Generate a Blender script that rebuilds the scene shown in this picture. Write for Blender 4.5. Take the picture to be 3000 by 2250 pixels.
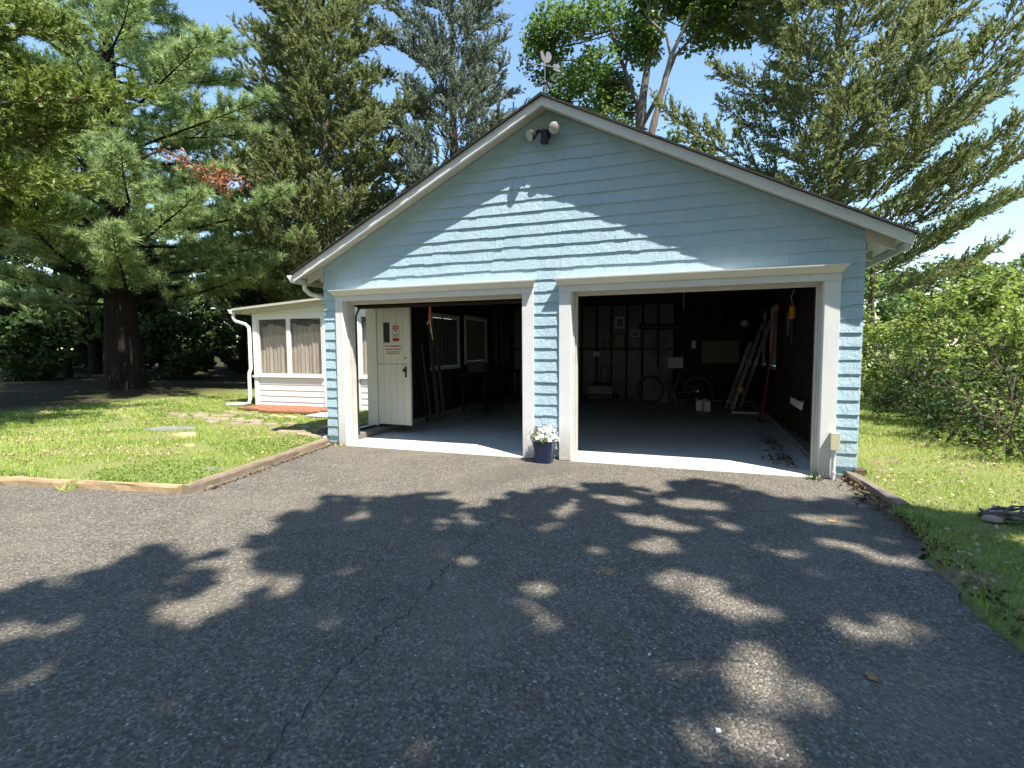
import bpy, math, random
import numpy as np
from mathutils import Matrix, Vector
for o in list(bpy.data.objects): bpy.data.objects.remove(o)
sc = bpy.context.scene
C = sc.collection
random.seed(7); rng = np.random.default_rng(7)

# ------------------------------------------------------------------ camera
CAM = np.array([5.2918, -6.502, 1.4414]); YAW, PITCH, ROLL = np.radians([19.6366, -4.058, -0.370])
fw = np.array([-math.sin(YAW)*math.cos(PITCH), math.cos(YAW)*math.cos(PITCH), math.sin(PITCH)])
rt = np.array([math.cos(YAW), math.sin(YAW), 0.0]); up = np.cross(rt, fw)
rt2 = rt*math.cos(ROLL)+up*math.sin(ROLL); up2 = -rt*math.sin(ROLL)+up*math.cos(ROLL)
cd = bpy.data.cameras.new('camera'); cam = bpy.data.objects.new('camera', cd); C.objects.link(cam)
m = Matrix.Identity(4)
for i in range(3):
    m[i][0] = rt2[i]; m[i][1] = up2[i]; m[i][2] = -fw[i]; m[i][3] = CAM[i]
cam.matrix_world = m
cd.sensor_width = 36; cd.lens = 36*1527.37/3000; cd.clip_start = .05; cd.clip_end = 2000
sc.camera = cam
# ------------------------------------------------------------------ sky, sun, exposure
SUN = Vector((0.4138, -0.2606, 0.8723)).normalized()
SUN_EL = math.asin(SUN.z); SUN_ROT = math.atan2(SUN.x, SUN.y)
w = bpy.data.worlds.new('World'); sc.world = w; w.use_nodes = True
nt = w.node_tree; nt.nodes.clear()
sky = nt.nodes.new('ShaderNodeTexSky'); sky.sky_type = 'NISHITA'; sky.sun_disc = False
sky.sun_elevation = SUN_EL; sky.sun_rotation = SUN_ROT; sky.air_density = 1.35; sky.dust_density = 0.2; sky.ozone_density = 4.5
bg = nt.nodes.new('ShaderNodeBackground'); bg.inputs[1].default_value = 0.118
out = nt.nodes.new('ShaderNodeOutputWorld')
nt.links.new(sky.outputs[0], bg.inputs[0]); nt.links.new(bg.outputs[0], out.inputs[0])
sd = bpy.data.lights.new('sun', 'SUN'); sd.energy = 5.0; sd.angle = math.radians(0.53); sd.color = (1.0, 0.955, 0.88)
sun = bpy.data.objects.new('sun', sd); C.objects.link(sun)
sun.rotation_euler = (-SUN).to_track_quat('-Z', 'Y').to_euler(); sun.location = (12, -10, 25)
sc.view_settings.view_transform = 'Standard'; sc.view_settings.look = 'None'
sc.view_settings.exposure = 1.25; sc.view_settings.gamma = 1.0; sc.view_settings.use_curve_mapping = False

# ------------------------------------------------------------------ materials
def lin(r, g, b): 
    f = lambda c: (c/255/12.92) if c/255 <= .04045 else ((c/255+.055)/1.055)**2.4
    return (f(r), f(g), f(b), 1)
class NT:
    def __init__(s, name):
        s.m = bpy.data.materials.new(name); s.m.use_nodes = True; s.t = s.m.node_tree; s.t.nodes.clear()
        s.o = s.n('ShaderNodeOutputMaterial')
    def n(s, typ, ins=None, **kw):
        x = s.t.nodes.new(typ)
        for k, v in kw.items(): setattr(x, k, v)
        for k, v in (ins or {}).items():
            if hasattr(v, 'is_linked') or isinstance(v, bpy.types.NodeSocket): s.t.links.new(v, x.inputs[k])
            else: x.inputs[k].default_value = v
        return x
    def ramp(s, fac, stops):
        r = s.n('ShaderNodeValToRGB'); s.t.links.new(fac, r.inputs[0]); e = r.color_ramp.elements
        while len(e) > 1: e.remove(e[-1])
        e[0].position = stops[0][0]; e[0].color = stops[0][1]
        for p, c in stops[1:]:
            q = e.new(p); q.color = c
        return r.outputs[0]
    def co(s, scale=(1, 1, 1), kind='Object'):
        tc = s.n('ShaderNodeTexCoord'); mp = s.n('ShaderNodeMapping', {0: tc.outputs[kind]}); mp.inputs['Scale'].default_value = scale
        return mp.outputs[0]
    def noise(s, vec, scale, detail=4, rough=.55): return s.n('ShaderNodeTexNoise', {'Vector': vec, 'Scale': scale, 'Detail': detail, 'Roughness': rough}).outputs[0]
    def mix(s, fac, a, b, mode='MIX'):
        x = s.n('ShaderNodeMix', data_type='RGBA', blend_type=mode)
        for sock, v in ((x.inputs[0], fac), (x.inputs[6], a), (x.inputs[7], b)):
            if isinstance(v, bpy.types.NodeSocket): s.t.links.new(v, sock)
            else: sock.default_value = v
        return x.outputs[2]
    def math(s, op, a, b=0.0, clamp=False):
        x = s.n('ShaderNodeMath', operation=op, use_clamp=clamp)
        for i, v in enumerate((a, b)):
            if isinstance(v, bpy.types.NodeSocket): s.t.links.new(v, x.inputs[i])
            else: x.inputs[i].default_value = v
        return x.outputs[0]
    def bump(s, h, strength, dist=.01): return s.n('ShaderNodeBump', {'Height': h, 'Strength': strength, 'Distance': dist}).outputs[0]
    def pbr(s, col, rough=.6, normal=None, metal=0.0, spec=.4):
        p = s.n('ShaderNodeBsdfPrincipled')
        for k, v in (('Base Color', col), ('Roughness', rough), ('Metallic', metal), ('Specular IOR Level', spec)):
            if isinstance(v, bpy.types.NodeSocket): s.t.links.new(v, p.inputs[k])
            else: p.inputs[k].default_value = v
        if normal is not None: s.t.links.new(normal, p.inputs['Normal'])
        s.t.links.new(p.outputs[0], s.o.inputs[0]); return p
def simple(name, c1, c2=None, scale=6, rough=.6, bump=.15, bscale=40, stretch=(1, 1, 1), metal=0.0, spec=.4, bdist=.004):
    k = NT(name); v = k.co(stretch)
    c2 = c2 or tuple(x*.82 for x in c1[:3])+(1,)
    col = k.mix(k.noise(v, scale), c1, c2)
    nr = k.bump(k.noise(v, bscale, 5), bump, bdist) if bump else None
    k.pbr(col, rough, nr, metal, spec); return k.m
M = {}
def paint_shingle():
    k = NT('blue_shingle_paint'); v = k.co((1, 1, 1)); oi = k.n('ShaderNodeObjectInfo').outputs['Random']
    vv = k.n('ShaderNodeVectorMath', {0: v}, operation='ADD'); 
    cmb = k.n('ShaderNodeCombineXYZ', {0: k.math('MULTIPLY', oi, 37.0), 2: k.math('MULTIPLY', oi, 19.0)}); k.t.links.new(cmb.outputs[0], vv.inputs[1]); v2 = vv.outputs[0]
    st = k.n('ShaderNodeMapping', {0: v2}); st.inputs['Scale'].default_value = (38, 38, 7)
    g1 = k.noise(st.outputs[0], 1.0, 5, .6)
    g2 = k.noise(v2, 26, 4, .6)
    base = k.mix(oi, lin(160, 184, 195), lin(167, 190, 200))
    base = k.mix(k.math('MULTIPLY', k.noise(v, 1.6, 3), .5), base, lin(154, 178, 190))
    chips = k.ramp(k.noise(v2, 85, 3, .7), [(.74, (0, 0, 0, 1)), (.78, (1, 1, 1, 1))])
    base = k.mix(k.math('MULTIPLY', chips, .35), base, lin(95, 118, 122))
    sx = k.n('ShaderNodeSeparateXYZ', {0: v})
    low = k.math('MULTIPLY', k.math('SUBTRACT', .5, sx.outputs[2]), 2.2, True)
    base = k.mix(k.math('MULTIPLY', k.math('MULTIPLY', low, k.noise(v, 9, 5, .7)), .75), base, lin(120, 112, 98))
    fade = k.ramp(k.noise(v, .8, 4, .6), [(.42, (0, 0, 0, 1)), (.7, (1, 1, 1, 1))]); base = k.mix(k.math('MULTIPLY', fade, .3), base, lin(176, 196, 199))
    h = k.math('ADD', k.math('MULTIPLY', g1, .6), k.math('MULTIPLY', g2, .8))
    k.pbr(base, .55, k.bump(h, .9, .012), spec=.35); return k.m
M['shingle'] = paint_shingle()
M['blue_plain'] = simple('blue_wall_paint', lin(158, 196, 204), lin(148, 187, 197), 3, .6, .3, 30)
def trimm():
    k = NT('white_trim_paint'); v = k.co((1, 1, 1)); sx = k.n('ShaderNodeSeparateXYZ', {0: v})
    st = k.n('ShaderNodeMapping', {0: v}); st.inputs['Scale'].default_value = (30, 30, 2.5)
    c = k.mix(k.noise(v, 3, 5, .6), lin(222, 221, 218), lin(206, 205, 202))
    c = k.mix(k.math('MULTIPLY', k.ramp(k.noise(st.outputs[0], 1, 5, .65), [(.55, (0, 0, 0, 1)), (.8, (1, 1, 1, 1))]), .35), c, lin(170, 166, 156))
    low = k.math('MULTIPLY', k.math('SUBTRACT', .45, sx.outputs[2]), 2.4, True)
    c = k.mix(k.math('MULTIPLY', k.math('MULTIPLY', low, k.noise(v, 14, 5, .7)), .8), c, lin(128, 112, 92))
    ch = k.ramp(k.noise(v, 42, 3, .7), [(.72, (0, 0, 0, 1)), (.75, (1, 1, 1, 1))]); c = k.mix(k.math('MULTIPLY', ch, .6), c, lin(150, 142, 130))
    k.pbr(c, .5, k.bump(k.noise(st.outputs[0], 1.5, 5), .25, .004)); return k.m
M['white'] = trimm()
M['white_old'] = simple('weathered_white_paint', lin(205, 202, 194), lin(168, 164, 153), 7, .6, .3, 45)
M['vinyl'] = simple('white_vinyl', lin(232, 232, 230), lin(222, 222, 219), 3, .4, .05, 30)
M['cream'] = simple('cream_door_paint', lin(208, 206, 194), lin(192, 190, 176), 5, .5, .2, 35, (1, 1, .15))
M['cornice'] = simple('cornice_paint', lin(222, 219, 212), lin(208, 204, 196), 4, .5, .1, 60)
M['roof'] = simple('asphalt_roof_shingle', lin(62, 58, 55), lin(38, 36, 35), 60, .95, .6, 200)
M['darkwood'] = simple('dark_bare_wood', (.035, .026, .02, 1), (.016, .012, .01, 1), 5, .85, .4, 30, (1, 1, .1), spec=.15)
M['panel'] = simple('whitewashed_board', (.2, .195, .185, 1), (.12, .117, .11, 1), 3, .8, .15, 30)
M['dim'] = simple('dimmed_board', (.09, .087, .08, 1), (.06, .058, .054, 1), 5, .8, .1)  # pale board with the garage's inner gloom put into its colour
M['dimlight'] = simple('dimmed_enamel', (.17, .165, .15, 1), (.12, .115, .1, 1), 5, .5, .05)  # pale paint darkened in colour so it stays faint in the unlit interior
M['black'] = simple('black_enamel', (.012, .012, .013, 1), (.02, .02, .02, 1), 8, .45, .05)
M['iron'] = simple('dark_iron', (.03, .03, .03, 1), (.05, .04, .03, 1), 30, .5, .2, 80, metal=.3)
M['alu'] = simple('aluminium', (.55, .56, .57, 1), (.42, .43, .44, 1), 9, .35, .05, 40, metal=.9)
M['galv'] = simple('galvanised_metal', (.17, .167, .172, 1), (.11, .107, .112, 1), 12, .6, .1, 40, metal=.0)
M['glass'] = None
def glassm():
    k = NT('window_glass'); p = k.pbr((.8, .85, .85, 1), .05, None, 0, .5); p.inputs['Transmission Weight'].default_value = .95; p.inputs['IOR'].default_value = 1.05
    return k.m
M['glass'] = glassm()
def darkglass():
    k = NT('dark_pane'); k.pbr((.01, .011, .012, 1), .35, None, 0, .2); return k.m
M['darkglass'] = darkglass()
def lamplens():
    k = NT('lamp_lens'); k.pbr((.42, .4, .37, 1), .22, k.bump(k.noise(k.co(), 90), .3), 0, .6); return k.m
M['lens'] = lamplens()
def screenm():
    k = NT('insect_screen'); v = k.co((1, 1, 1))
    d = k.n('ShaderNodeBsdfDiffuse', {'Color': (.16, .155, .15, 1)}); t = k.n('ShaderNodeBsdfTransparent')
    mx = k.n('ShaderNodeMixShader', {0: .8}); k.t.links.new(d.outputs[0], mx.inputs[1]); k.t.links.new(t.outputs[0], mx.inputs[2])
    k.t.links.new(mx.outputs[0], k.o.inputs[0]); return k.m
M['screen'] = screenm()
def curtainm():
    k = NT('beige_curtain'); v = k.co((1, 1, 1))
    n1 = k.noise(v, 3, 4); st = k.n('ShaderNodeMapping', {0: v}); st.inputs['Scale'].default_value = (34, 1, .8)
    n2 = k.noise(st.outputs[0], 1, 3)
    c = k.mix(n1, lin(226, 214, 198), lin(204, 190, 172)); c = k.mix(k.ramp(n2, [(.5, (0, 0, 0, 1)), (.6, (1, 1, 1, 1))]), c, lin(184, 168, 148))
    k.pbr(c, .9, None, 0, .1); return k.m
M['curtain'] = curtainm()
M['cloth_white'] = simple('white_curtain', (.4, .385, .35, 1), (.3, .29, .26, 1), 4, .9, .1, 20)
def asphalt():
    k = NT('asphalt_driveway'); v = k.co((1, 1, 1))
    big = k.noise(v, .55, 4, .6); mid = k.noise(v, 3.2, 5, .65)
    vo = k.n('ShaderNodeTexVoronoi', {'Vector': v, 'Scale': 80.0}); 
    vo2 = k.n('ShaderNodeTexVoronoi', {'Vector': v, 'Scale': 42.0})
    base = k.mix(big, (.105, .091, .07, 1), (.19, .167, .13, 1))
    base = k.mix(k.ramp(mid, [(.35, (0, 0, 0, 1)), (.7, (1, 1, 1, 1))]), base, (.215, .188, .147, 1))
    sepr = k.n('ShaderNodeSeparateColor', {0: vo.outputs['Color']})
    base = k.mix(k.ramp(sepr.outputs[0], [(.0, (0, 0, 0, 1)), (1, (.8, .8, .8, 1))]), base, (.052, .045, .035, 1))
    lightst = k.ramp(sepr.outputs[1], [(.86, (0, 0, 0, 1)), (.9, (1, 1, 1, 1))])
    base = k.mix(k.math('MULTIPLY', lightst, .55), base, (.34, .32, .29, 1))
    sep2 = k.n('ShaderNodeSeparateColor', {0: vo2.outputs['Color']})
    spk = k.math('MULTIPLY', k.ramp(sep2.outputs[0], [(.965, (0, 0, 0, 1)), (.97, (1, 1, 1, 1))]), k.ramp(vo2.outputs['Distance'], [(.2, (1, 1, 1, 1)), (.3, (0, 0, 0, 1))]))
    base = k.mix(k.math('MULTIPLY', spk, .9), base, (.55, .53, .5, 1))
    st = k.ramp(k.noise(v, .9, 3), [(.5, (0, 0, 0, 1)), (.75, (1, 1, 1, 1))])
    base = k.mix(k.math('MULTIPLY', st, .35), base, (.235, .2, .152, 1))
    oil = k.ramp(k.noise(v, .42, 2), [(.6, (0, 0, 0, 1)), (.72, (1, 1, 1, 1))])
    base = k.mix(k.math('MULTIPLY', oil, .45), base, (.07, .064, .056, 1))
    h = k.math('ADD', k.math('MULTIPLY', vo.outputs['Distance'], -1.0), k.math('MULTIPLY', k.noise(v, 160, 4), .6))
    k.pbr(base, .82, k.bump(h, 1.0, .011), spec=.35); return k.m
M['asphalt'] = asphalt()
M['crack'] = simple('crack_filler', (.03, .028, .026, 1), (.05, .047, .042, 1), 30, .9, .3)
def concrete():
    k = NT('painted_concrete_floor'); v = k.co((1, 1, 1))
    c = k.mix(k.noise(v, 1.3, 5), lin(216, 217, 212), lin(182, 183, 177))
    c = k.mix(k.ramp(k.noise(v, 5, 5, .7), [(.6, (0, 0, 0, 1)), (.72, (1, 1, 1, 1))]), c, lin(120, 110, 96))
    k.pbr(c, .6, k.bump(k.noise(v, 50, 4), .2), spec=.3); return k.m
M['floor'] = concrete()
M['sill'] = simple('worn_concrete_apron', lin(214, 210, 200), lin(182, 175, 162), 5, .85, .4, 40)
M['stone_curb'] = simple('rough_concrete_curb', lin(128, 124, 115), lin(92, 88, 80), 9, .9, .6, 40)
M['timber'] = simple('weathered_timber', lin(150, 132, 112), lin(104, 90, 76), 12, .85, .6, 30, (1, 1, 1))
M['timber_grey'] = simple('grey_timber', lin(134, 122, 106), lin(92, 82, 70), 14, .9, .7, 34)
M['timber_tan'] = simple('tan_timber', lin(182, 158, 122), lin(132, 108, 80), 9, .85, .6, 30)
M['brick'] = simple('terracotta_brick', lin(158, 106, 80), lin(122, 78, 58), 22, .9, .5, 60)
M['flag'] = simple('pale_flagstone', lin(166, 150, 130), lin(122, 106, 86), 7, .9, .6, 25)
M['slate'] = simple('grey_slab', lin(136, 134, 132), lin(104, 102, 100), 6, .85, .5, 30)
M['ystone'] = simple('buff_stone', lin(204, 186, 138), lin(170, 150, 104), 9, .9, .6, 30)
M['mat'] = simple('lilac_mat', lin(208, 200, 214), lin(170, 156, 186), 18, .9, .3, 60)
M['pot'] = simple('navy_glazed_pot', lin(38, 52, 88), lin(24, 34, 62), 5, .22, .15, 14, spec=.6)
M['soil'] = simple('soil', (.03, .02, .014, 1), (.015, .01, .008, 1), 30, .95, .5)
M['petal_white'] = simple('white_petal', (.8, .8, .78, 1), (.72, .74, .7, 1), 30, .6, 0)
M['petal_blue'] = simple('blue_petal', (.22, .26, .62, 1), (.4, .44, .75, 1), 30, .6, 0)
M['red'] = simple('red_print', lin(168, 38, 34), lin(150, 32, 30), 6, .6, 0)
M['paper'] = simple('white_sign_card', lin(214, 210, 198), lin(200, 196, 184), 6, .6, 0)
M['yellow'] = simple('yellow_plastic', lin(214, 150, 22), lin(190, 128, 18), 6, .4, 0)
M['pink'] = simple('pink_handle', lin(150, 30, 60), lin(130, 24, 50), 6, .5, 0)
M['rope'] = simple('orange_rope', lin(188, 96, 60), lin(150, 70, 44), 30, .9, .3)
M['ropetan'] = simple('tan_rope', lin(196, 164, 128), lin(160, 130, 98), 30, .9, .3)
M['boxgrey'] = simple('beige_utility_box', lin(196, 190, 158), lin(176, 170, 140), 6, .55, .1)
M['conduit'] = simple('grey_conduit', lin(205, 205, 203), lin(186, 186, 184), 6, .5, .05)
M['jug'] = simple('white_plastic', (.5, .5, .5, 1), (.42, .42, .42, 1), 6, .5, 0)
M['picture'] = simple('picture_print', (.05, .045, .04, 1), (.2, .18, .15, 1), 9, .5, 0)
M['picture_gold'] = simple('landscape_print', (.12, .09, .035, 1), (.03, .026, .014, 1), 3, .5, 0, stretch=(1, 1, 4))
M['frame_white'] = simple('white_frame', (.45, .45, .44, 1), (.4, .4, .39, 1), 6, .5, 0)
M['deadleaf'] = simple('dry_leaf', lin(168, 130, 80), lin(120, 86, 50), 12, .8, .1)
M['rock'] = simple('pale_rock', lin(170, 160, 148), lin(120, 112, 102), 8, .9, .6, 25)
M['vineblack'] = simple('dark_root', (.07, .055, .042, 1), (.12, .1, .08, 1), 12, .6, .2)
def barkm(name, a, b, sc_=3):
    k = NT(name); v = k.co((sc_*3, sc_*3, sc_*.5)); n = k.noise(v, 2.2, 6, .65)
    c = k.mix(k.ramp(n, [(.35, (0, 0, 0, 1)), (.65, (1, 1, 1, 1))]), b, a)
    k.pbr(c, .95, k.bump(n, 1.0, .04), spec=.1); return k.m
M['bark_pine'] = barkm('pine_bark', (.04, .031, .025, 1), (.015, .012, .01, 1))
M['bark_cedar'] = barkm('cedar_bark', (.17, .13, .1, 1), (.075, .055, .042, 1))
M['bark_maple'] = barkm('maple_bark', (.2, .165, .13, 1), (.085, .068, .055, 1))
M['bark_pale'] = barkm('pale_bark', (.3, .24, .18, 1), (.13, .1, .075, 1))
def leafm(name, cols, trans=.3, gloss=.25, rough=.5):
    k = NT(name); a = k.n('ShaderNodeAttribute', attribute_name='rnd').outputs['Fac']
    c = k.ramp(a, [(i/(len(cols)-1), x) for i, x in enumerate(cols)])
    p = k.n('ShaderNodeBsdfPrincipled', {'Base Color': c, 'Roughness': rough, 'Specular IOR Level': gloss})
    hs = k.n('ShaderNodeHueSaturation', {'Hue': .485, 'Saturation': 1.1, 'Value': 1.5, 'Color': c})
    t = k.n('ShaderNodeBsdfTranslucent', {'Color': hs.outputs[0]})
    mx = k.n('ShaderNodeMixShader', {0: trans}); k.t.links.new(p.outputs[0], mx.inputs[1]); k.t.links.new(t.outputs[0], mx.inputs[2])
    k.t.links.new(mx.outputs[0], k.o.inputs[0]); return k.m
M['l_pine'] = leafm('white_pine_needles', [(.12, .18, .07, 1), (.26, .35, .145, 1), (.44, .53, .27, 1)], .38)
M['l_cedar_y'] = leafm('yellow_green_cedar', [(.08, .125, .03, 1), (.17, .23, .058, 1), (.28, .345, .105, 1)], .34)
M['l_cedar'] = leafm('red_cedar_sprays', [(.085, .115, .042, 1), (.18, .215, .088, 1), (.31, .34, .16, 1)], .36)
M['l_spruce'] = leafm('blue_green_sprays', [(.08, .11, .07, 1), (.17, .205, .145, 1), (.34, .38, .3, 1)], .26)
M['l_maple'] = leafm('maple_leaves', [(.045, .09, .02, 1), (.09, .155, .034, 1), (.17, .25, .055, 1)], .48, .35, .4)
M['l_shrub'] = leafm('bright_shrub_leaves', [(.1, .155, .036, 1), (.2, .28, .065, 1), (.37, .44, .14, 1)], .45, .35, .4)
M['l_dark'] = leafm('understory_leaves', [(.025, .05, .016, 1), (.05, .09, .024, 1), (.09, .14, .035, 1)], .35)
M['l_far'] = leafm('far_leaves', [(.075, .12, .04, 1), (.11, .165, .052, 1), (.15, .205, .07, 1)], .3, .2)
M['l_dead'] = leafm('dead_orange_leaves', [(.2, .085, .04, 1), (.33, .15, .075, 1), (.45, .23, .13, 1)], .25)
M['l_grass'] = leafm('grass_blades', [(.17, .26, .04, 1), (.29, .39, .075, 1), (.41, .48, .14, 1), (.55, .5, .26, 1)], .35, .2)
def groundm():
    k = NT('lawn_soil'); v = k.co((1, 1, 1))
    c = k.mix(k.noise(v, .7, 5), (.17, .22, .05, 1), (.25, .26, .1, 1))
    c = k.mix(k.ramp(k.noise(v, 1.7, 5, .65), [(.54, (0, 0, 0, 1)), (.66, (1, 1, 1, 1))]), c, (.26, .2, .13, 1))
    c = k.mix(k.math('MULTIPLY', k.noise(v, 30, 4), .6), c, (.09, .08, .04, 1))
    sx = k.n('ShaderNodeSeparateXYZ', {0: v})
    far = k.math('MULTIPLY', k.math('SUBTRACT', -7.6, sx.outputs[0]), .4, True)   # needle litter under the pines, its colour darkened further for the shade there
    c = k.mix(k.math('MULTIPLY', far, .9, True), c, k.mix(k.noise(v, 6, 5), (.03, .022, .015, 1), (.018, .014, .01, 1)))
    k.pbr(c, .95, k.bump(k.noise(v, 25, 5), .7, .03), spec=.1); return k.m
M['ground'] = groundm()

# ------------------------------------------------------------------ mesh helpers
def setp(o, label=None, cat=None, group=None, kind=None):
    for k_, v_ in (('label', label), ('category', cat), ('group', group), ('kind', kind)):
        if v_: o[k_] = v_
    return o
def thing(name, label, cat, loc=(0, 0, 0), rz=0, group=None):
    o = bpy.data.objects.new(name, None); C.objects.link(o); o.empty_display_size = .2
    o.location = loc; o.rotation_euler = (0, 0, rz); return setp(o, label, cat, group)
def link(name, me, mat, parent=None):
    if mat is not None and not me.materials: me.materials.append(mat)
    o = bpy.data.objects.new(name, me); C.objects.link(o)
    if parent is not None: o.parent = parent
    return o
class MB:
    def __init__(s, off=(0, 0, 0)): s.v = []; s.f = []; s.off = Vector(off)
    def add(s, vs, fs):
        n = len(s.v); s.v += [tuple(Vector(v)-s.off) for v in vs]; s.f += [tuple(i+n for i in f) for f in fs]; return s
    def box(s, x0, x1, y0, y1, z0, z1):
        return s.add([(x0, y0, z0), (x1, y0, z0), (x1, y1, z0), (x0, y1, z0), (x0, y0, z1), (x1, y0, z1), (x1, y1, z1), (x0, y1, z1)],
                     [(3, 2, 1, 0), (4, 5, 6, 7), (0, 1, 5, 4), (1, 2, 6, 5), (2, 3, 7, 6), (3, 0, 4, 7)])
    def prism(s, poly, a0, a1, axis='y'):
        n = len(poly)
        P = {'y': lambda p, a: (p[0], a, p[1]), 'x': lambda p, a: (a, p[0], p[1]), 'z': lambda p, a: (p[0], p[1], a)}[axis]
        vs = [P(p, a0) for p in poly]+[P(p, a1) for p in poly]
        fs = [tuple(range(n)), tuple(range(2*n-1, n-1, -1))]+[(i, i+n, (i+1) % n+n, (i+1) % n) for i in range(n)]
        return s.add(vs, fs)
    def tube(s, pts, r, n=8, cap=True):
        pts = [Vector(p) for p in pts]; r = r if hasattr(r, '__len__') else [r]*len(pts)
        vs = []; fs = []; ref = None
        for i, p in enumerate(pts):
            d = (pts[min(i+1, len(pts)-1)]-pts[max(i-1, 0)])
            if d.length < 1e-9: d = Vector((0, 0, 1))
            d.normalize()
            if ref is None: ref = Vector((1, 0, 0)) if abs(d.x) < .8 else Vector((0, 1, 0))
            a = d.cross(ref).normalized(); b = d.cross(a).normalized(); ref = b.cross(d)*-1 if False else ref
            for j in range(n):
                t = 2*math.pi*j/n; vs.append(p+(a*math.cos(t)+b*math.sin(t))*r[i])
        for i in range(len(pts)-1):
            for j in range(n): fs.append((i*n+j, i*n+(j+1) % n, (i+1)*n+(j+1) % n, (i+1)*n+j))
        if cap: fs += [tuple(range(n-1, -1, -1)), tuple(range((len(pts)-1)*n, len(pts)*n))]
        return s.add(vs, fs)
    def ring(s, c, R, r, axis, n=28, m_=6):
        c = Vector(c); ax = Vector(axis).normalized(); a = ax.orthogonal().normalized(); b = ax.cross(a)
        vs = []; fs = []
        for i in range(n):
            t = 2*math.pi*i/n; d = a*math.cos(t)+b*math.sin(t)
            for j in range(m_):
                q = 2*math.pi*j/m_; vs.append(c+d*(R+r*math.cos(q))+ax*r*math.sin(q))
        for i in range(n):
            for j in range(m_): fs.append((i*m_+j, ((i+1) % n)*m_+j, ((i+1) % n)*m_+(j+1) % m_, i*m_+(j+1) % m_))
        return s.add(vs, fs)
    def lathe(s, prof, c=(0, 0, 0), n=20, sx=1, sy=1):
        c = Vector(c); vs = []; fs = []
        for (r, z) in prof:
            for j in range(n):
                t = 2*math.pi*j/n; vs.append(c+Vector((r*math.cos(t)*sx, r*math.sin(t)*sy, z)))
        for i in range(len(prof)-1):
            for j in range(n): fs.append((i*n+j, i*n+(j+1) % n, (i+1)*n+(j+1) % n, (i+1)*n+j))
        fs += [tuple(range(n-1, -1, -1)), tuple(range((len(prof)-1)*n, len(prof)*n))]
        return s.add(vs, fs)
    def build(s, name, mat, parent=None, smooth=False, bevel=0):
        me = bpy.data.meshes.new(name); me.from_pydata(s.v, [], s.f); me.update()
        if smooth:
            for p in me.polygons: p.use_smooth = True
            me.set_sharp_from_angle(angle=math.radians(40))
        o = link(name, me, mat, parent)
        if bevel:
            b = o.modifiers.new('bevel', 'BEVEL'); b.width = bevel; b.segments = 2; b.limit_method = 'ANGLE'
        return o
def nmesh(name, V, F, mat, parent=None, rnd=None):
    """fast triangle mesh from numpy arrays"""
    me = bpy.data.meshes.new(name); F = np.asarray(F, np.int32); k_ = F.shape[1]
    me.vertices.add(len(V)); me.vertices.foreach_set('co', np.asarray(V, np.float32).ravel())
    me.loops.add(F.size); me.loops.foreach_set('vertex_index', F.ravel())
    me.polygons.add(len(F)); me.polygons.foreach_set('loop_start', np.arange(0, F.size, k_, dtype=np.int32))
    me.polygons.foreach_set('loop_total', np.full(len(F), k_, np.int32))
    if rnd is not None:
        at = me.attributes.new('rnd', 'FLOAT', 'POINT'); at.data.foreach_set('value', np.asarray(rnd, np.float32))
    me.update(calc_edges=True); return link(name, me, mat, parent)
def text(body, size, mat, parent, mw, name='lettering', ext=.001):
    cu = bpy.data.curves.new('t', 'FONT'); cu.body = body; cu.size = size; cu.align_x = 'CENTER'; cu.extrude = ext; cu.offset = size*.025; cu.resolution_u = 3
    o = bpy.data.objects.new('t', cu); C.objects.link(o); bpy.context.view_layer.update()
    me = bpy.data.meshes.new_from_object(o.evaluated_get(bpy.context.evaluated_depsgraph_get()))
    bpy.data.objects.remove(o); me.name = name; me.materials.clear(); me.transform(mw)
    return link(name, me, mat, parent)
FACE = Matrix.Rotation(math.pi/2, 4, 'X')         # text facing -y

# ------------------------------------------------------------------ ground and driveway
DRIVE = [(-.02, .02), (.02, -.2), (.44, -2.66), (-.8, -2.86), (-2.1, -3.05), (-7, -3.85), (-16, -5.3), (-16, -22), (11, -22), (8.2, -9), (7.0, -5.2), (6.78, -4.0), (6.74, -3.5), (6.72, -3.15), (6.8, -2.75), (6.79, -2.36), (6.9, -1.7), (6.93, -1.2), (6.9, -.5), (6.84, .02)]
def inside(x, y, poly):
    x = np.asarray(x); y = np.asarray(y); r = np.zeros(x.shape, bool); n = len(poly)
    for i in range(n):
        x0, y0 = poly[i]; x1, y1 = poly[(i+1) % n]
        c = ((y0 > y) != (y1 > y)) & (x < (x1-x0)*(y-y0)/(y1-y0+1e-12)+x0); r ^= c
    return r
W = 6.9224; BACK = 8.1
def hgt(x, y):
    x = np.asarray(x, float); y = np.asarray(y, float)
    h = .035+.05*np.sin(x*.9+1.3)*np.sin(y*.7)*.35
    h = h+.022*np.clip(-x-6, 0, 30)+.012*np.clip(y-9, 0, 40)*.3
    h = h+.03*np.clip(x-7.2, 0, 3)
    return h
def gr(a, b, s): return list(np.arange(a, b, s))
gx = [-400, -220, -120, -70]+gr(-45, -9, 2)+gr(-9, 10.5, .14)+gr(10.5, 40, 2)+[55, 80, 130, 240, 400]
gy = [-200, -90, -40, -25]+gr(-18, -6.5, 1.5)+gr(-6.5, 9, .14)+gr(9, 50, 2)+[70, 100, 160, 260, 420]
GX, GY = np.meshgrid(gx, gy); GZ = hgt(np.clip(GX, -60, 60), np.clip(GY, -30, 60))
micro = rng.normal(0, .006, GX.shape); GZ = GZ+micro*(np.abs(GX) < 12)
inn = inside(GX, GY, DRIVE) | ((GX > -.05) & (GX < W+.05) & (GY > -.05) & (GY < BACK))
por = (GX > -4.9) & (GX < -.6) & (GY > 3.5) & (GY < 7.5)
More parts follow.
